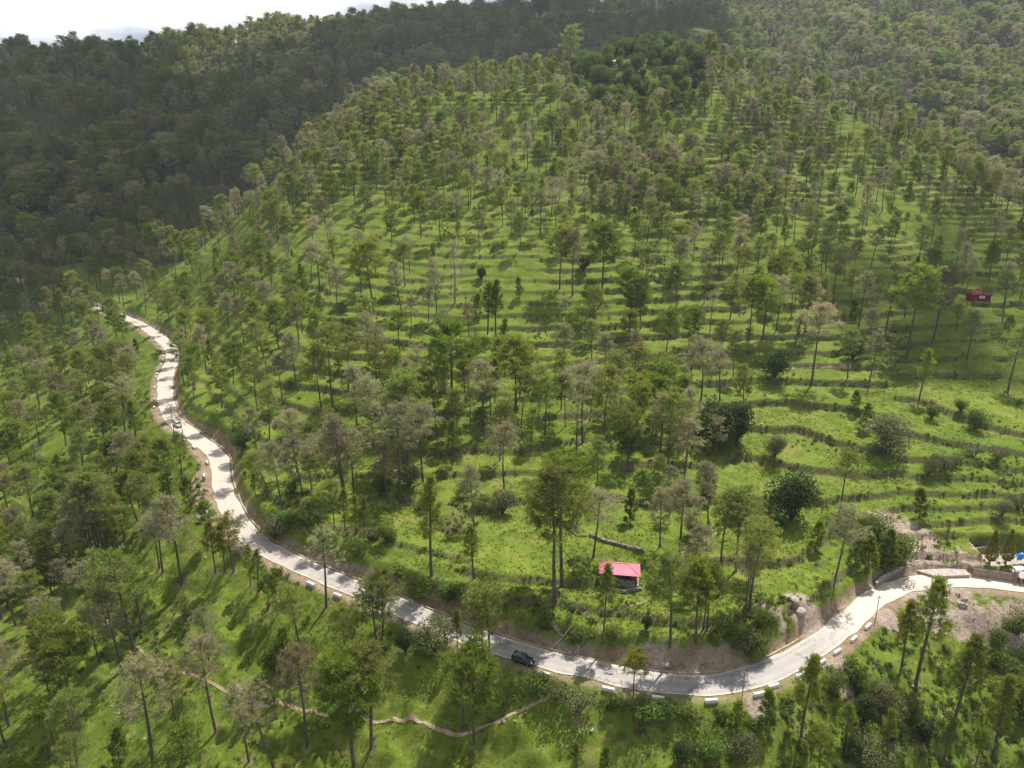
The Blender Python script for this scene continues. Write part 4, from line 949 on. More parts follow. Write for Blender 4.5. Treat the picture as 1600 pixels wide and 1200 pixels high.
# ------------------------------------------------------------------ shelter with the pink roof
M['pink_sheet'] = simple_mat('pink_sheet', (0.72, 0.21, 0.30), (0.60, 0.16, 0.20), 0.5, 0.5, 0, 0.4)
M['rust_sheet'] = simple_mat('rust_sheet', (0.42, 0.17, 0.10), (0.55, 0.20, 0.14), 0.7, 0.9, 0.1)
M['stone'] = simple_mat('stone', (0.20, 0.175, 0.15), (0.36, 0.32, 0.28), 0.95, 1.4, 0.5)
M['stone_dark'] = simple_mat('stone_dark', (0.11, 0.095, 0.085), (0.21, 0.185, 0.165), 0.95, 1.4, 0.5)
M['timber'] = simple_mat('timber', (0.10, 0.07, 0.05), (0.17, 0.125, 0.09), 0.9, 3, 0.3)
def stones(mb, A, B, n, layers, size, rs_, depth=0.35):
    """a run of rough field stones from A to B"""
    A = Vector(A); B = Vector(B); d = (B - A); L = d.length; rz = math.atan2(d.y, d.x)
    for l in range(layers):
        for k in range(n):
            t = (k + 0.5 * (l % 2) + rs_.uniform(-.15, .15)) / n
            c = A + d * t + Vector((0, 0, (l + .45) * size))
            w = L / n * rs_.uniform(.8, 1.05); sz = (w, depth * rs_.uniform(.8, 1.2), size * rs_.uniform(.85, 1.08))
            P = []
            for sx_ in (-.5, .5):
                for sy_ in (-.5, .5):
                    for sz_ in (-.5, .5):
                        x_ = sx_ * sz[0] * rs_.uniform(.8, 1.0); y_ = sy_ * sz[1] * rs_.uniform(.8, 1.05); z_ = sz_ * sz[2] * rs_.uniform(.85, 1)
                        P.append(c + Vector((x_ * math.cos(rz) - y_ * math.sin(rz), x_ * math.sin(rz) + y_ * math.cos(rz), z_)))
            mb.add(P, [(0, 1, 3, 2), (4, 6, 7, 5), (0, 4, 5, 1), (2, 3, 7, 6), (1, 5, 7, 3), (0, 2, 6, 4)], int(rs_.random() < .4))
def shelter():
    P, _ = on_ground([970], [915]); x0, y0 = P[0, 0], P[0, 1] + 2.4; z0 = g1(x0, y0 - 1.6)
    root = empty('roadside_shelter', (x0, y0, z0), R(-9)); tag(root, 'small shelter with bright pink sheet roof and stone walls', 'shelter', None)
    W_, D_ = 7.6, 4.2; rs_ = np.random.default_rng(3)
    mb = MB(); mb.box((0, 0, -.6), (W_ + .6, D_ + .6, 1.5)); mb.obj('plinth', M['stone'], root)
    mb = MB(); stones(mb, (-W_ / 2, D_ / 2 - .3, .15), (W_ / 2, D_ / 2 - .3, .15), 13, 7, .33, rs_, .4); mb.obj('back_wall', [M['stone'], M['stone_dark']], root)
    mb = MB(); stones(mb, (-W_ / 2 + .2, -D_ / 2 + .3, .15), (-W_ / 2 + .2, D_ / 2 - .3, .15), 7, 7, .33, rs_, .4); stones(mb, (-W_ / 2, -D_ / 2 + .2, .15), (-.6, -D_ / 2 + .2, .15), 6, 7, .33, rs_, .4); mb.obj('side_wall', [M['stone'], M['stone_dark']], root)
    mb = MB(); stones(mb, (-.4, -D_ / 2 + .2, .15), (W_ / 2, -D_ / 2 + .2, .15), 7, 3, .3, rs_, .4); mb.obj('front_wall', [M['stone'], M['stone_dark']], root)
    for x, y in ((0, -D_ / 2 + .25), (W_ / 2 - .2, -D_ / 2 + .25), (W_ / 2 - .2, D_ / 2 - .3)):
        mb = MB(); mb.box((x, y, 1.35), (.2, .2, 2.5)); mb.obj('post', M['timber'], root)
    # hipped roof with raised sheet ribs
    e = .55; hx, hy, ez, rz_ = W_ / 2 + e, D_ / 2 + e, 2.5, 3.75; rl = 1.6
    C = [(-hx, -hy, ez), (hx, -hy, ez), (hx, hy, ez), (-hx, hy, ez), (-rl, 0, rz_), (rl, 0, rz_)]
    panes = [((0, 1, 5, 4), 'pink'), ((1, 2, 5), 'pink'), ((2, 3, 4, 5), 'pink'), ((3, 0, 4), 'pink')]
    rf = None
    for k, (f, m_) in enumerate(panes):
        mb = MB(); q = [Vector(C[i]) for i in f]; nrm = (q[1] - q[0]).cross(q[2] - q[0]).normalized(); m0 = len(q)
        mb.add(q + [p - nrm * .05 for p in q], [tuple(range(m0)), tuple(range(2 * m0 - 1, m0 - 1, -1))] + [(i, m0 + i, m0 + (i + 1) % m0, (i + 1) % m0) for i in range(m0)])
        o = mb.obj('roof', M['pink_sheet'], root)
        a, b = q[0], q[1]; top = [q[2], q[3]] if m0 == 4 else [q[2], q[2]]; nr = int((b - a).length / .42); mb = MB()
        for i in range(1, nr):
            t = i / nr; p = a.lerp(b, t)
            # rib runs up slope until it meets the hip or ridge
            ups = ((top[0] + top[1]) / 2 - (a + b) / 2); ax = (b - a).normalized(); ups = ups - ax * ups.dot(ax)
            s0 = (p - a).length; Lb = (b - a).length; i0 = (top[1] - a).dot(ax); i1 = (top[0] - a).dot(ax); f_ = 1.0
            if s0 < i0: f_ = s0 / i0
            if s0 > i1: f_ = min(f_, (Lb - s0) / (Lb - i1))
            if f_ > .05: mb.tube([p + nrm * .01, p + ups * f_ + nrm * .01], .03, 4)
        mb.obj('sheet_rib', M['pink_sheet'], o)
    for a, b in ((4, 5), (0, 4), (1, 5), (2, 5), (3, 4)):
        mb = MB(); mb.tube([Vector(C[a]) + Vector((0, 0, .03)), Vector(C[b]) + Vector((0, 0, .03))], .07, 6); mb.obj('ridge_cap', M['pink_sheet'], root)
    # rough forecourt wall in front
    P2, _ = on_ground([948, 975, 1003], [921, 926, 921]); mb = MB()
    for a, b in ((0, 1), (1, 2)): stones(mb, P2[a] - np.array([0, 0, .3]), P2[b] - np.array([0, 0, .3]), 7, 3, .32, rs_, .5)
    tag(mb.obj('forecourt_wall', [M['stone'], M['concrete']]), 'low rough stone wall in front of the pink roofed shelter', 'wall')
shelter()

def red_hut():
    P, _ = on_ground([1531], [474]); root = empty('red_hut', tuple(P[0]), R(-4)); tag(root, 'small red hut with white sign on the right terraces', 'hut')
    red = simple_mat('red_paint', (0.24, 0.018, 0.035), (0.18, 0.014, 0.028), 0.85, 0.8, 0, 0.1); M['red'] = red
    W_, D_ = 8.2, 3.8
    mb = MB(); mb.box((0, D_ / 2, .0), (W_ + .5, D_ + .5, 1.0)); mb.obj('plinth', M['concrete_grey'], root)
    mb = MB(); mb.box((0, D_ / 2, 1.9), (W_, D_, 2.9)); mb.obj('wall', red, root)
    mb = MB(); n = 12; top = []
    for k in range(n + 1):
        t = k / n; x = -W_ / 2 - .3 + (W_ + .6) * t; z = 3.36 + .9 * math.sin(math.pi * t) ** .8
        top.append((x, z))
    for (xa, za), (xb, zb) in zip(top[:-1], top[1:]):
        mb.add([(xa, -.5, za), (xb, -.5, zb), (xb, D_ + .4, zb), (xa, D_ + .4, za), (xa, -.5, za + .09), (xb, -.5, zb + .09), (xb, D_ + .4, zb + .09), (xa, D_ + .4, za + .09)], [(3, 2, 1, 0), (4, 5, 6, 7), (0, 1, 5, 4), (2, 3, 7, 6)])
    mb.add([(x, -.45, z) for x, z in top] + [(W_ / 2, -.45, 3.3), (-W_ / 2, -.45, 3.3)], [tuple(range(n + 3))[::-1]]); mb.obj('arched_roof', red, root)
    mb = MB()
    for k in range(11):          # pale lettering strokes following the arch
        t = (k + .8) / 12.6; x = -W_ / 2 + W_ * t; z = 3.12 + .75 * math.sin(math.pi * t) ** .8; rs_ = [.26, .34, .22, .3][k % 4]
        mb.box((x, -.475, z), (rs_, .02, .3))
    mb.obj('lettering', M['white_paint'], root)
    mb = MB(); mb.box((.5, -.03, 2.35), (2.2, .05, 1.1)); sg = mb.obj('sign_panel', M['white_paint'], root)
    mb = MB(); mb.box((.5, -.062, 2.4), (1.7, .012, .16)); mb.box((.5, -.062, 2.05), (1.3, .012, .12)); mb.obj('lettering', M['concrete_grey'], sg)
    mb = MB(); mb.box((-2.1, -.02, 1.5), (1.0, .06, 2.0)); mb.obj('door', M['timber'], root)
red_hut()

# ------------------------------------------------------------------ walled yard at the east end of the road
M['brick_plaster'] = simple_mat('brick_plaster', (0.25, 0.175, 0.13), (0.34, 0.27, 0.22), 0.9, 1.1, 0.3)
M['fence_red'] = simple_mat('fence_red', (0.20, 0.05, 0.045), (0.28, 0.11, 0.09), 0.7, 2.0)
M['tarp_blue'] = simple_mat('tarp_blue', (0.03, 0.25, 0.62), (0.02, 0.18, 0.5), 0.45, 1.2)
M['cloth_white'] = simple_mat('cloth_white', (0.78, 0.77, 0.80), (0.66, 0.64, 0.70), 0.8, 1.2)
def wall_run(mb, pts, hh, th, zb=None, m=0):
    for a, b in zip(pts[:-1], pts[1:]):
        a = Vector(a); b = Vector(b); d = (b - a); n = Vector((-d.y, d.x, 0)).normalized() * th / 2
        q = [a - n, b - n, b + n, a + n]; lo = [p - Vector((0, 0, .8)) for p in q]; hi = [p + Vector((0, 0, hh)) for p in q]
        mb.add(lo + hi, [(4, 5, 6, 7), (0, 1, 5, 4), (1, 2, 6, 5), (2, 3, 7, 6), (3, 0, 4, 7)], m)
YH = -0.42
def Y(px, py, hh=YH): return at_h(px, py, hh)
w1 = [Y(1368, 918, -.3), Y(1378, 909, -.3), Y(1400, 897, -.3), Y(1424, 886, -.3), Y(1450, 879), Y(1476, 876)]
root = empty('retaining_wall', w1[2]); tag(root, 'grey concrete retaining wall curving along the road below the landslip', 'wall')
mb = MB(); wall_run(mb, [Vector(p) - Vector(w1[2]) for p in w1], 1.25, .4); mb.obj('wall_face', M['concrete_grey'], root)
mb = MB(); wall_run(mb, [Vector(p) - Vector(w1[2]) + Vector((0, 0, 1.25)) for p in w1], .12, .55); 
for i, p in enumerate(mb.v): mb.v[i] = (p[0], p[1], max(p[2], 1.2 + w1[2][2] * 0))
mb.obj('coping', M['concrete'], root)
w2 = [Y(1470, 872), Y(1500, 869), Y(1540, 862), Y(1600, 858), Y(1660, 856)]
root = empty('yard_wall', w2[0]); tag(root, 'brown stone wall at the back of the paved yard', 'wall')
mb = MB(); rs_ = np.random.default_rng(5)
for a, b in zip(w2[:-1], w2[1:]):
    stones(mb, Vector(a) - Vector(w2[0]) - Vector((0, 0, .2)), Vector(b) - Vector(w2[0]) - Vector((0, 0, .2)), 12, 5, .36, rs_, .5)
mb.obj('stonework', [M['brick_plaster'], M['stone']], root)
mb = MB(); wall_run(mb, [Vector(p) - Vector(w2[0]) + Vector((0, .35, 0)) for p in w2], 1.4, .3); mb.obj('backing', M['concrete_grey'], root)
wf_ = [Y(1519, 897), Y(1552, 901), Y(1586, 906)]
root = empty('front_wall', wf_[0]); tag(root, 'low brown front wall of the yard beside the road', 'wall')
mb = MB(); wall_run(mb, [Vector(p) - Vector(wf_[0]) for p in wf_], 1.35, .3); mb.obj('wall_face', M['brick_plaster'], root)
mb = MB()
for a, b in zip(wf_[:-1], wf_[1:]):
    A_ = Vector(a) - Vector(wf_[0]) + Vector((0, 0, 1.43)); B_ = Vector(b) - Vector(wf_[0]) + Vector((0, 0, 1.43)); mb.tube([A_, B_], .2, 4)
mb.obj('coping', M['concrete_grey'], root)
pl = Y(1586, 906); mb = MB(); mb.box((0, 0, .7), (.7, .7, 2.9)); o = mb.obj('gate_pillar', M['brick_plaster'], None, False, pl); mb = MB(); mb.box((0, 0, 2.2), (.9, .9, .14)); mb.obj('pillar_cap', M['concrete_grey'], o)
tag(o, 'square brown pillar at the end of the yard front wall', 'pillar')
root = empty('concrete_platform', Y(1622, 908)); tag(root, 'low concrete platform with dark opening beside the pillar', 'platform')
mb = MB(); mb.box((0, 1.5, 1.05), (9.4, 4.5, .35)); mb.obj('deck', M['concrete'], root)
for x in (-4.3, 0, 4.3): mb = MB(); mb.box((x, -.4, .3), (.35, .35, 1.2)); mb.obj('leg', M['concrete_grey'], root)
mb = MB(); mb.box((0, 3.4, .3), (9.2, .3, 1.2)); mb.obj('back_panel', M['concrete_grey'], root)
fl = [Y(1500, 872), Y(1524, 895), Y(1592, 903), Y(1680, 905), Y(1680, 862), Y(1545, 866)]
mb = MB(); mb.add([(p[0], p[1], YH + .06) for p in fl], [(0, 1, 2, 3, 4, 5)]); tag(mb.obj('yard_floor', M['concrete']), kind='structure')
ap = [Y(1432, 893), Y(1462, 902), Y(1516, 900), Y(1500, 883), Y(1470, 879), Y(1446, 884)]
mb = MB(); n = 6; mb.add([(p[0], p[1], YH + .30) for p in ap] + [(p[0], p[1], YH - .6) for p in ap], [tuple(range(6))] + [(i, i + 6, (i + 1) % 6 + 6, (i + 1) % 6) for i in range(6)]); tag(mb.obj('concrete_apron', M['concrete']), 'pale concrete entrance ramp between the road and the yard fence', 'ramp')
root = empty('yard_fence', Y(1497, 873)); tag(root, 'short reddish brown picket fence at the yard entrance', 'fence')
A_ = Vector(Y(1496, 873)); B_ = Vector(Y(1518, 896)); o0 = A_.copy(); root.location = A_
for k in range(11):
    p = A_.lerp(B_, k / 10) - o0; mb = MB(); mb.box((p.x, p.y, .75), (.14, .14, 1.7)); mb.obj('picket', M['fence_red'], root)
for z in (.5, 1.3): mb = MB(); mb.tube([Vector((0, 0, z)), B_ - o0 + Vector((0, 0, z))], .05, 5); mb.obj('rail', M['fence_red'], root)
def cypress(px, py, ty, lab):
    P = Vector(Y(px, py)); Hh = (py - ty) * depth_at(py, YH) / FOC / 0.86
    rs_ = np.random.default_rng(int(px)); root = empty('cypress_tree', P); tag(root, lab, 'cypress', 'cypresses in the yard')
    mb = MB(); mb.tube([(0, 0, -.3), (0, 0, Hh * .5), (0, 0, Hh * .95)], [.16, .1, .02], 6); mb.obj('trunk', M['bark'], root)
    n = 1500; u_ = rs_.uniform(0, 1, n) ** 1.25; a_ = rs_.uniform(0, 6.28, n); z_ = Hh * (.2 + .8 * u_); r_ = (1.55 * (1 - u_) ** .7 * np.minimum(1, .35 + u_ * 4)) * np.sqrt(rs_.uniform(.35, 1.1, n)) * (1 + .15 * np.sin(a_ * 3 + z_ * 2))
    C_ = np.stack([r_ * np.cos(a_), r_ * np.sin(a_), z_], 1); D_ = np.stack([np.cos(a_) * .5, np.sin(a_) * .5, np.ones(n)], 1)
    V_, F_ = needles(C_, D_, 2, .45, .16, rs_, .3); tint = np.clip(rs_.normal(.25, .2, n) + (r_ > 1.0) * .15 + (u_ > .8) * .4, 0, 1)
    link('crown', mesh_np('crown', V_, F_, M['leaf_cypress'], np.repeat(tint, 2)), root)
cypress(1545, 888, 833, 'left one of two yellowish cypresses in the yard'); cypress(1570, 888, 831, 'right one of two yellowish cypresses in the yard')
def cloth(name, px, py, hh, size, mat, lab, cat):
    P = Vector(at_h(px, py, hh)); rs_ = np.random.default_rng(int(px)); n = 14; V_ = []
    for j in range(n):
        for i in range(n):
            u_, v_ = i / (n - 1) - .5, j / (n - 1) - .5
            V_.append((u_ * size[0], v_ * size[1], size[2] * (math.exp(-(u_ * u_ + v_ * v_) * 5) + .12 * rs_.normal())))
    F_ = np.array([(j * n + i, j * n + i + 1, (j + 1) * n + i + 1, (j + 1) * n + i) for j in range(n - 1) for i in range(n - 1)])
    o = link(name, mesh_np(name, np.array(V_), F_, mat, None, True), None, P); tag(o, lab, cat)
cloth('blue_tarpaulin', 1594, 874, .9, (2.4, 1.6, 1.8), M['tarp_blue'], 'bright blue tarpaulin heaped on the platform at the picture edge', 'tarpaulin')
cloth('white_sheet', 1594, 889, .85, (2.8, 1.8, .7), M['cloth_white'], 'crumpled white sheet below the blue tarpaulin', 'sheet')

# ------------------------------------------------------------------ poles, logs, walls, boulders
M['steel'] = simple_mat('steel', (0.16, 0.15, 0.15), (0.24, 0.23, 0.22), 0.6, 2)
def pole(px, py, ty, lab):
    P, Zz = on_ground([px], [py]); vt = (ty - 600) / FOC; c, s = math.cos(PITCH), math.sin(PITCH); zt = CAM_H + P[0, 1] * (-s - vt * c) / (c - vt * s); Hh = zt - P[0, 2]
    root = empty('utility_pole', tuple(P[0])); tag(root, lab, 'pole', 'utility poles')
    mb = MB(); mb.tube([(0, 0, -.5), (0, 0, Hh)], [.10, .07], 8); mb.obj('pole', M['steel'], root)
    mb = MB(); mb.box((0, 0, Hh - .5), (1.1, .09, .1)); mb.obj('crossarm', M['steel'], root)
    for x in (-.5, .5): mb = MB(); mb.tube([(x, 0, Hh - .45), (x, 0, Hh - .22)], [.05, .03], 6); mb.obj('insulator', M['white_paint'], root)
    mb = MB(); mb.tube([(.9, -.5, 0), (0, 0, Hh * .82)], .015, 4); mb.obj('stay_wire', M['steel'], root)
pole(1158, 1104, 1049, 'thin steel pole between two parapet blocks on the road bend'); pole(1368, 968, 930, 'thin steel pole beside the road above the last parapet')
def log(pts, r0, lab, mat='bark_pale', branches=0, lift=0.15, name='fallen_log', over=None):
    P, _ = on_ground([p[0] for p in pts], [p[1] for p in pts]); P = P + np.array([0, 0, lift]); o0 = P[0].copy(); rs_ = np.random.default_rng(int(pts[0][0]))
    if over: P[-1, 2] += over
    root = empty(name, tuple(o0)); tag(root, lab, 'log' if name == 'fallen_log' else 'fallen tree'); mb = MB(); mb.tube([tuple(p - o0) for p in P], [r0 * (1 - .5 * i / (len(P) - 1)) for i in range(len(P))], 7); mb.obj('trunk', M[mat], root)
    if branches:
        mb = MB(); a, b = Vector(P[0] - o0), Vector(P[-1] - o0)
        for k in range(branches):
            s0 = a.lerp(b, rs_.uniform(.35, 1)); e = s0 + Vector((rs_.normal(0, 1.4), rs_.normal(0, 1.2), rs_.uniform(.2, 1.6))); m1 = s0.lerp(e, .5) + Vector(rs_.normal(0, .3, 3)); mb.tube([s0, m1, e], [.09, .06, .02], 4, cap=False)
            for q in range(4): mb.tube([m1, m1 + Vector(rs_.normal(0, .9, 3)) + Vector((0, 0, .3))], [.035, .01], 3, cap=False)
        mb.obj('branches', M[mat], root)
log([(866, 1013), (892, 985), (917, 958)], .24, 'pale fallen log leaning on the bank above the road')
log([(918, 838), (902, 838), (884, 822)], .2, 'grey fallen tree with bare branches at the field wall end', 'bark_pale', 16, .3, 'fallen_tree')
log([(1553, 408), (1562, 403), (1572, 397)], .3, 'pale fallen log lying on the upper right terraces')
log([(22, 1031), (32, 1026), (42, 1021)], .16, 'thin pale fallen log on the lower left slope')
log([(76, 898), (88, 895), (98, 891)], .25, 'short pale fallen log in the wood above the footpath')
log([(1590, 1060), (1596, 1066), (1602, 1073)], .14, 'thin pale fallen log on the lower right bank')
Pw, _ = on_ground([922, 945, 968, 990, 1005], [838, 846, 853, 859, 862]); root = empty('field_wall', tuple(Pw[0])); tag(root, 'dark dry stone field wall above the pink roofed shelter', 'stone wall'); mb = MB(); rs_ = np.random.default_rng(8)
for a, b in zip(Pw[:-1], Pw[1:]): stones(mb, a - Pw[0] - np.array([0, 0, .25]), b - Pw[0] - np.array([0, 0, .3]), 9, 3, .36, rs_, .55)
mb.obj('stonework', [M['stone_dark'], M['stone']], root)
P, _ = on_ground([963], [104]); root = empty('hilltop_house', tuple(P[0] + np.array([0, 0, .0]))); tag(root, 'tiny white house among trees on the hilltop', 'house')
mb = MB(); mb.box((0, 2, 1.5), (4.2, 3.5, 4)); mb.obj('wall', M['white_paint'], root); mb = MB(); mb.add([(-2.5, 0, 3.4), (2.5, 0, 3.4), (2.5, 4.2, 3.4), (-2.5, 4.2, 3.4), (-2.5, 2.1, 4.7), (2.5, 2.1, 4.7)], [(0, 1, 5, 4), (2, 3, 4, 5), (1, 2, 5), (3, 0, 4), (3, 2, 1, 0)]); mb.obj('roof', M['chrome'], root)
mb = MB(); mb.box((1, .22, 1.9), (.8, .06, 1.0)); mb.obj('window', M['glass'], root); mb = MB(); mb.box((-.8, .22, 1.6), (.9, .06, 2.0)); mb.obj('door', M['timber'], root)

M['boulder'] = simple_mat('boulder', (0.40, 0.36, 0.32), (0.27, 0.23, 0.20), 0.95, 0.9, 0.6)
def boulder_mesh(seed, sq=.75):
    rs_ = np.random.default_rng(seed); import bmesh
    bm = bmesh.new(); bmesh.ops.create_icosphere(bm, subdivisions=2, radius=1)
    pl_ = [(Vector(rs_.normal(0, 1, 3)).normalized(), rs_.uniform(.6, .9)) for _ in range(9)]
    for v in bm.verts:
        for n_, d_ in pl_:
            k_ = v.co.dot(n_) - d_
            if k_ > 0: v.co -= n_ * k_
        v.co.z *= sq; v.co += Vector(rs_.normal(0, .02, 3))
    me = bpy.data.meshes.new('boulder'); bm.to_mesh(me); bm.free(); me.materials.append(M['boulder']); return me
BM_ = [boulder_mesh(s_) for s_ in (1, 2, 3, 4)]
blds = [(1503, 946, 1.2, 'large pale boulder on the rubble slope below the road'), (1206, 965, 1.8, 'grey rock outcrop jutting from the cutting by the bend'), (1250, 955, 1.6, 'pale flat rock at the top of the road cutting'), (1240, 940, 1.3, 'rock slab under the grass lip of the cutting'), (1427, 1072, .45, 'small pale rock at the foot of the tall dark pine'), (1292, 706, .6, 'pale rock on the terrace wall by the dark evergreen'), (1338, 675, .7, 'flat pale rock on the right terraces'), (1258, 745, .7, 'pale rock beside the dark evergreen on the terraces'), (1300, 672, .5, 'small white rock in the terrace bank'), (1040, 1035, 1.1, 'pale rock in the bank above the road bend'), (1010, 1030, .9, 'reddish pale rock in the bank right of the car'), (890, 1018, .8, 'small rock in the bank by the fallen log'), (925, 1143, .5, 'pale stone in the meadow below the road'), (1170, 995, 1.2, 'rock in the cutting beside the green bush')]
Pb, _ = on_ground([b[0] for b in blds], [b[1] for b in blds])
for k_, (b, P) in enumerate(zip(blds, Pb)):
    o = link('boulder', BM_[k_ % 4], None, tuple(P + np.array([0, 0, b[2] * .12])), rng.uniform(0, 6.28)); o.scale = (b[2], b[2] * .85, b[2] * .8); tag(o, b[3], 'boulder', 'boulders')

# ------------------------------------------------------------------ ground cover
def tuft_mesh(seed, n, Hh, spread, w, mat):
    rs_ = np.random.default_rng(seed); C_ = np.c_[rs_.normal(0, spread, (n, 2)), np.zeros(n)]; D_ = np.tile(np.array([0, 0, 1.0]), (n, 1)); V_, F_ = needles(C_, D_, 1, Hh, w, rs_, .45)
    return mesh_np('tuft', V_, F_, M[mat], np.clip(rs_.normal(.5, .3, n), 0, 1))
def clump_mesh(seed, n, Hh, Rr, leaf, mat):
    return shrub_proto(seed, Hh, Rr, n, leaf, mat, 4)[1]
def sample(n, prob, zmax, x0=-190, x1=190, y0=78, y1=340, margin=60):
    X = rng.uniform(x0, x1, n * 6); Yy = rng.uniform(y0, y1, n * 6); Zz = hz(X, Yy); px, py, Zd = project(X, Yy, Zz)
    ok = (px > -margin) & (px < 1600 + margin) & (py < 1200 + margin) & (Zd < zmax) & (rng.random(n * 6) < prob(X, Yy, Zd))
    X, Yy, Zz = X[ok][:n], Yy[ok][:n], Zz[ok][:n]
    return np.stack([X, Yy, Zz], 1)
def lk(G_): return lambda X, Y_: bilin(gx, gy, G_, X, Y_)
ris_f, dirt_f, rock_f, adist = lk(riser), lk(np.maximum(dm, (yf > .95) * 1.0)), lk(rockm), lk(ad)
def rough_f(X, Y_): return fbm(X, Y_, 14, 3)
# grass tussocks
P = sample(52000, lambda X, Y_, Zd: np.clip((1 - dirt_f(X, Y_) * 1.6) * (1 - rock_f(X, Y_)), 0, 1) * (adist(X, Y_) > HW + 1.2) * np.clip(150 / Zd, 0, 1) ** 2 * np.clip(.45 + 2.2 * rough_f(X, Y_), .08, 1), 260)
n = len(P); s_ = rng.uniform(.5, 1.25, n)
o = scatter('grass', P, np.stack([s_, s_, s_ * rng.uniform(.6, 1.2, n)], 1), np.c_[np.zeros((n, 2)), rng.uniform(0, 6.28, n)], rng.integers(0, 3, n), [tuft_mesh(300, 16, .34, .20, .07, 'grass_tuft'), tuft_mesh(301, 14, .42, .16, .07, 'grass_tuft'), tuft_mesh(302, 18, .26, .26, .08, 'grass_tuft')])
tag(o, 'short green grass growing over the slopes and terraces', 'grass', kind='stuff')
# weeds and low scrub: terrace banks, road edges, rough patches
P1 = sample(30000, lambda X, Y_, Zd: np.clip(ris_f(X, Y_) * 1.3 - .25, 0, 1) * (adist(X, Y_) > HW + 2.5) * np.clip(.4 + 3 * (rough_f(X - 30, Y_) + .2), .15, 1), 540, y1=560, x0=-230, x1=300)
def edge_prob(X, Y_, Zd):
    a = adist(X, Y_); return ((a > HW + 2.2) & (a < 11)) * np.clip(.25 + 3.0 * rough_f(X, Y_ + 40), 0, 1) * (lk(yf)(X, Y_) < .1)
P2 = sample(2600, edge_prob, 420, y1=400)
P3 = sample(5200, lambda X, Y_, Zd: np.clip(5 * (rough_f(X + 90, Y_ - 70) - .10), 0, 1) * (adist(X, Y_) > HW + 3), 330)
P4 = sample(1300, lambda X, Y_, Zd: ((X > 45) & (Y_ < 128)) * (adist(X, Y_) > HW + 3.0) * np.clip(.6 + 2 * rough_f(X, Y_), 0, 1), 200, x0=40, x1=160, y0=80, y1=135)
P = np.concatenate([P1, P2, P3, P4]); n = len(P)
s_ = np.concatenate([rng.uniform(.5, 1.15, len(P1)), rng.uniform(.8, 2.0, len(P2)), rng.uniform(.45, 1.3, len(P3)), rng.uniform(.5, 1.4, len(P4))])
ix = rng.integers(0, 5, n)
o = scatter('undergrowth', P, np.stack([s_ * rng.uniform(.9, 1.4, n), s_ * rng.uniform(.9, 1.4, n), s_ * rng.uniform(.7, 1.1, n)], 1), np.c_[np.zeros((n, 2)), rng.uniform(0, 6.28, n)], ix,
            [clump_mesh(310, 90, .9, .62, .13, 'leaf_mid'), clump_mesh(311, 110, 1.0, .7, .12, 'leaf_mid'), clump_mesh(312, 80, .7, .6, .12, 'leaf_grey'), clump_mesh(313, 100, .8, .55, .13, 'leaf_mid'), clump_mesh(314, 90, .9, .6, .12, 'leaf_scrub')])
tag(o, 'low weeds and scrub on terrace banks and road edges', 'undergrowth', kind='stuff')
# rubble on the slips and cuttings, stray pale stones in the grass
cut_f = lk(cutm)
P1 = sample(3200, lambda X, Y_, Zd: np.clip(rock_f(X, Y_) * 1.2 - .25, 0, 1) * (adist(X, Y_) > HW + .8), 330)
P2 = sample(4200, lambda X, Y_, Zd: np.clip(cut_f(X, Y_) - .2, 0, 1) * (adist(X, Y_) > HW + 1.0), 330)
P3 = sample(420, lambda X, Y_, Zd: .3 * (adist(X, Y_) > HW + 1.6) + 0 * X, 300)
P = np.concatenate([P1, P2, P3]); n = len(P); s_ = np.concatenate([rng.gamma(2, .085, len(P1)), rng.gamma(2, .065, len(P2)), rng.gamma(2, .075, len(P3))]).clip(.05, .7)
o = scatter('rubble', P, np.stack([s_, s_ * .85, s_ * .8], 1), rng.uniform(0, 6.28, (n, 3)) * np.array([.08, .08, 1]), rng.integers(0, 4, n), BM_)
tag(o, 'loose stones and rubble on slips, cuttings and grass', 'rubble', kind='stuff')

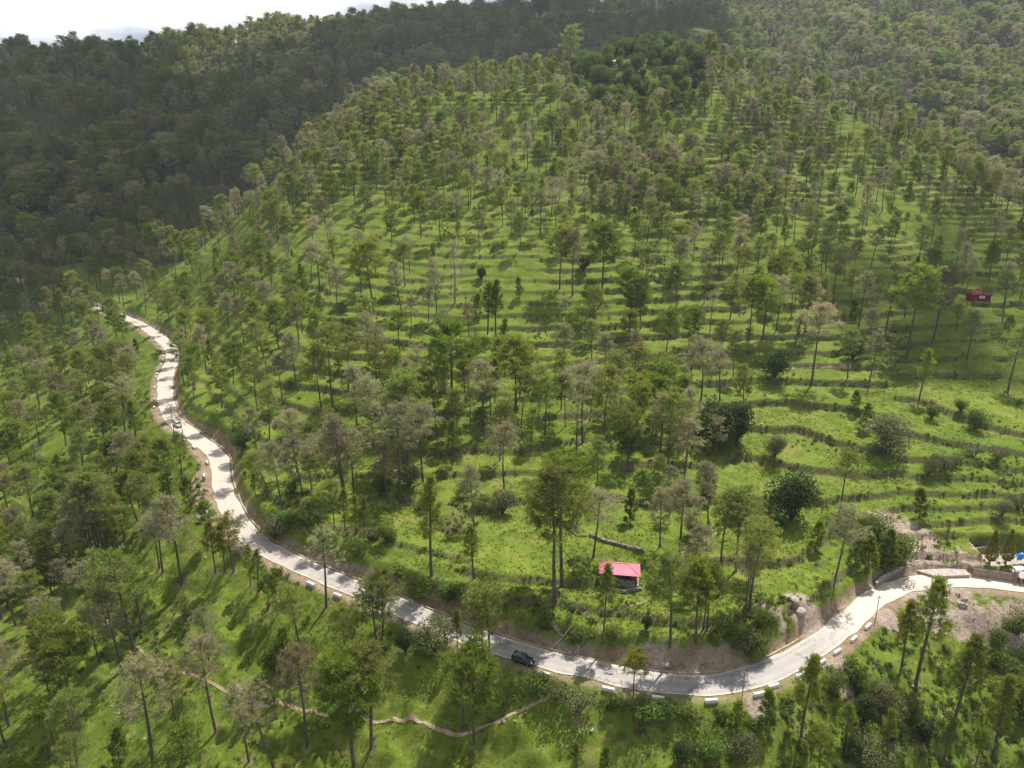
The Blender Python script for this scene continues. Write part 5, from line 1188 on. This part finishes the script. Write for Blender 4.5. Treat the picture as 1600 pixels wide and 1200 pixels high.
# ------------------------------------------------------------------ clouds that shade parts of the hills (above the picture)
def cloud_mat(name, dens):
    m, t = new_mat(name); o = N(t, 'ShaderNodeOutputMaterial'); d = N(t, 'ShaderNodeBsdfDiffuse'); d.inputs['Color'].default_value = (.9, .9, .9, 1); tr = N(t, 'ShaderNodeBsdfTransparent'); ms = N(t, 'ShaderNodeMixShader'); ms.inputs[0].default_value = dens
    t.links.new(tr.outputs[0], ms.inputs[1]); t.links.new(d.outputs[0], ms.inputs[2]); t.links.new(ms.outputs[0], o.inputs['Surface']); return m
def cloud(spots, mat, lab, alt=1050.0):
    import bmesh
    bm = bmesh.new(); rs_ = np.random.default_rng(len(spots)); P, _ = on_ground([s[0] for s in spots], [s[1] for s in spots]); c0 = None
    for s, p in zip(spots, P):
        k_ = (alt - p[2]) / sun_dir.z; c = Vector(p) + sun_dir * k_
        if c0 is None: c0 = c.copy()
        for q in range(5):
            r_ = s[2] * (1.0 if q == 0 else rs_.uniform(.3, .5)); a_ = rs_.uniform(0, 6.28); off = Vector((math.cos(a_), math.sin(a_), 0)) * (0 if q == 0 else s[2] * .85)
            mt = Matrix.Translation(c - c0 + off + Vector((0, 0, rs_.uniform(0, 20)))) @ Matrix.Diagonal((r_, r_, r_ * .45, 1))
            g = bmesh.ops.create_icosphere(bm, subdivisions=3, radius=1, matrix=mt)
            for v in g['verts']:
                u_ = v.co * .03; v.co += Vector((math.sin(u_.y * 3 + u_.z), math.sin(u_.x * 3.3), math.sin(u_.x * 2 + u_.y * 2.7))) * r_ * .09
    me = bpy.data.meshes.new('cloud'); bm.to_mesh(me); bm.free(); me.materials.append(mat); o = link('cloud', me, None, c0); tag(o, lab, 'cloud', kind='stuff'); return o
M['cloud_thick'] = cloud_mat('cloud_thick', .76); M['cloud_thin'] = cloud_mat('cloud_thin', .26)
cloud([(60, 440, 55), (190, 425, 40), (60, 350, 80), (250, 335, 65), (330, 300, 40), (100, 250, 100), (340, 220, 80), (430, 190, 60), (100, 155, 105), (300, 165, 80), (480, 150, 70), (600, 85, 110), (740, 65, 110), (880, 60, 110), (1000, 50, 90), (20, 500, 30), (10, 110, 90)], M['cloud_thick'], 'broad white cloud high over the far left hills')
cloud([(1400, 480, 32), (1500, 450, 36), (1570, 560, 26), (1320, 420, 22), (1560, 390, 34), (1460, 540, 22)], M['cloud_thin'], 'thin white cloud high over the right terraces')

# ------------------------------------------------------------------ hazy air
mb = MB(); x0, x1, y0, y1, z0, z1 = gx[0] - 20, gx[-1] + 20, gy[0] - 20, gy[-1] + 20, float(h.min()) - 1.0, float(max(h.max() + 30, CAM_H + 30))
mb.box(((x0 + x1) / 2, (y0 + y1) / 2, (z0 + z1) / 2), (x1 - x0, y1 - y0, z1 - z0))
m_, t_ = new_mat('haze'); o_ = N(t_, 'ShaderNodeOutputMaterial'); pv = N(t_, 'ShaderNodeVolumePrincipled'); pv.inputs['Color'].default_value = (.74, .87, 1.0, 1); pv.inputs['Density'].default_value = HAZE; pv.inputs['Anisotropy'].default_value = 0.2
t_.links.new(pv.outputs[0], o_.inputs['Volume'])
hb = mb.obj('haze', m_); tag(hb, kind='stuff')
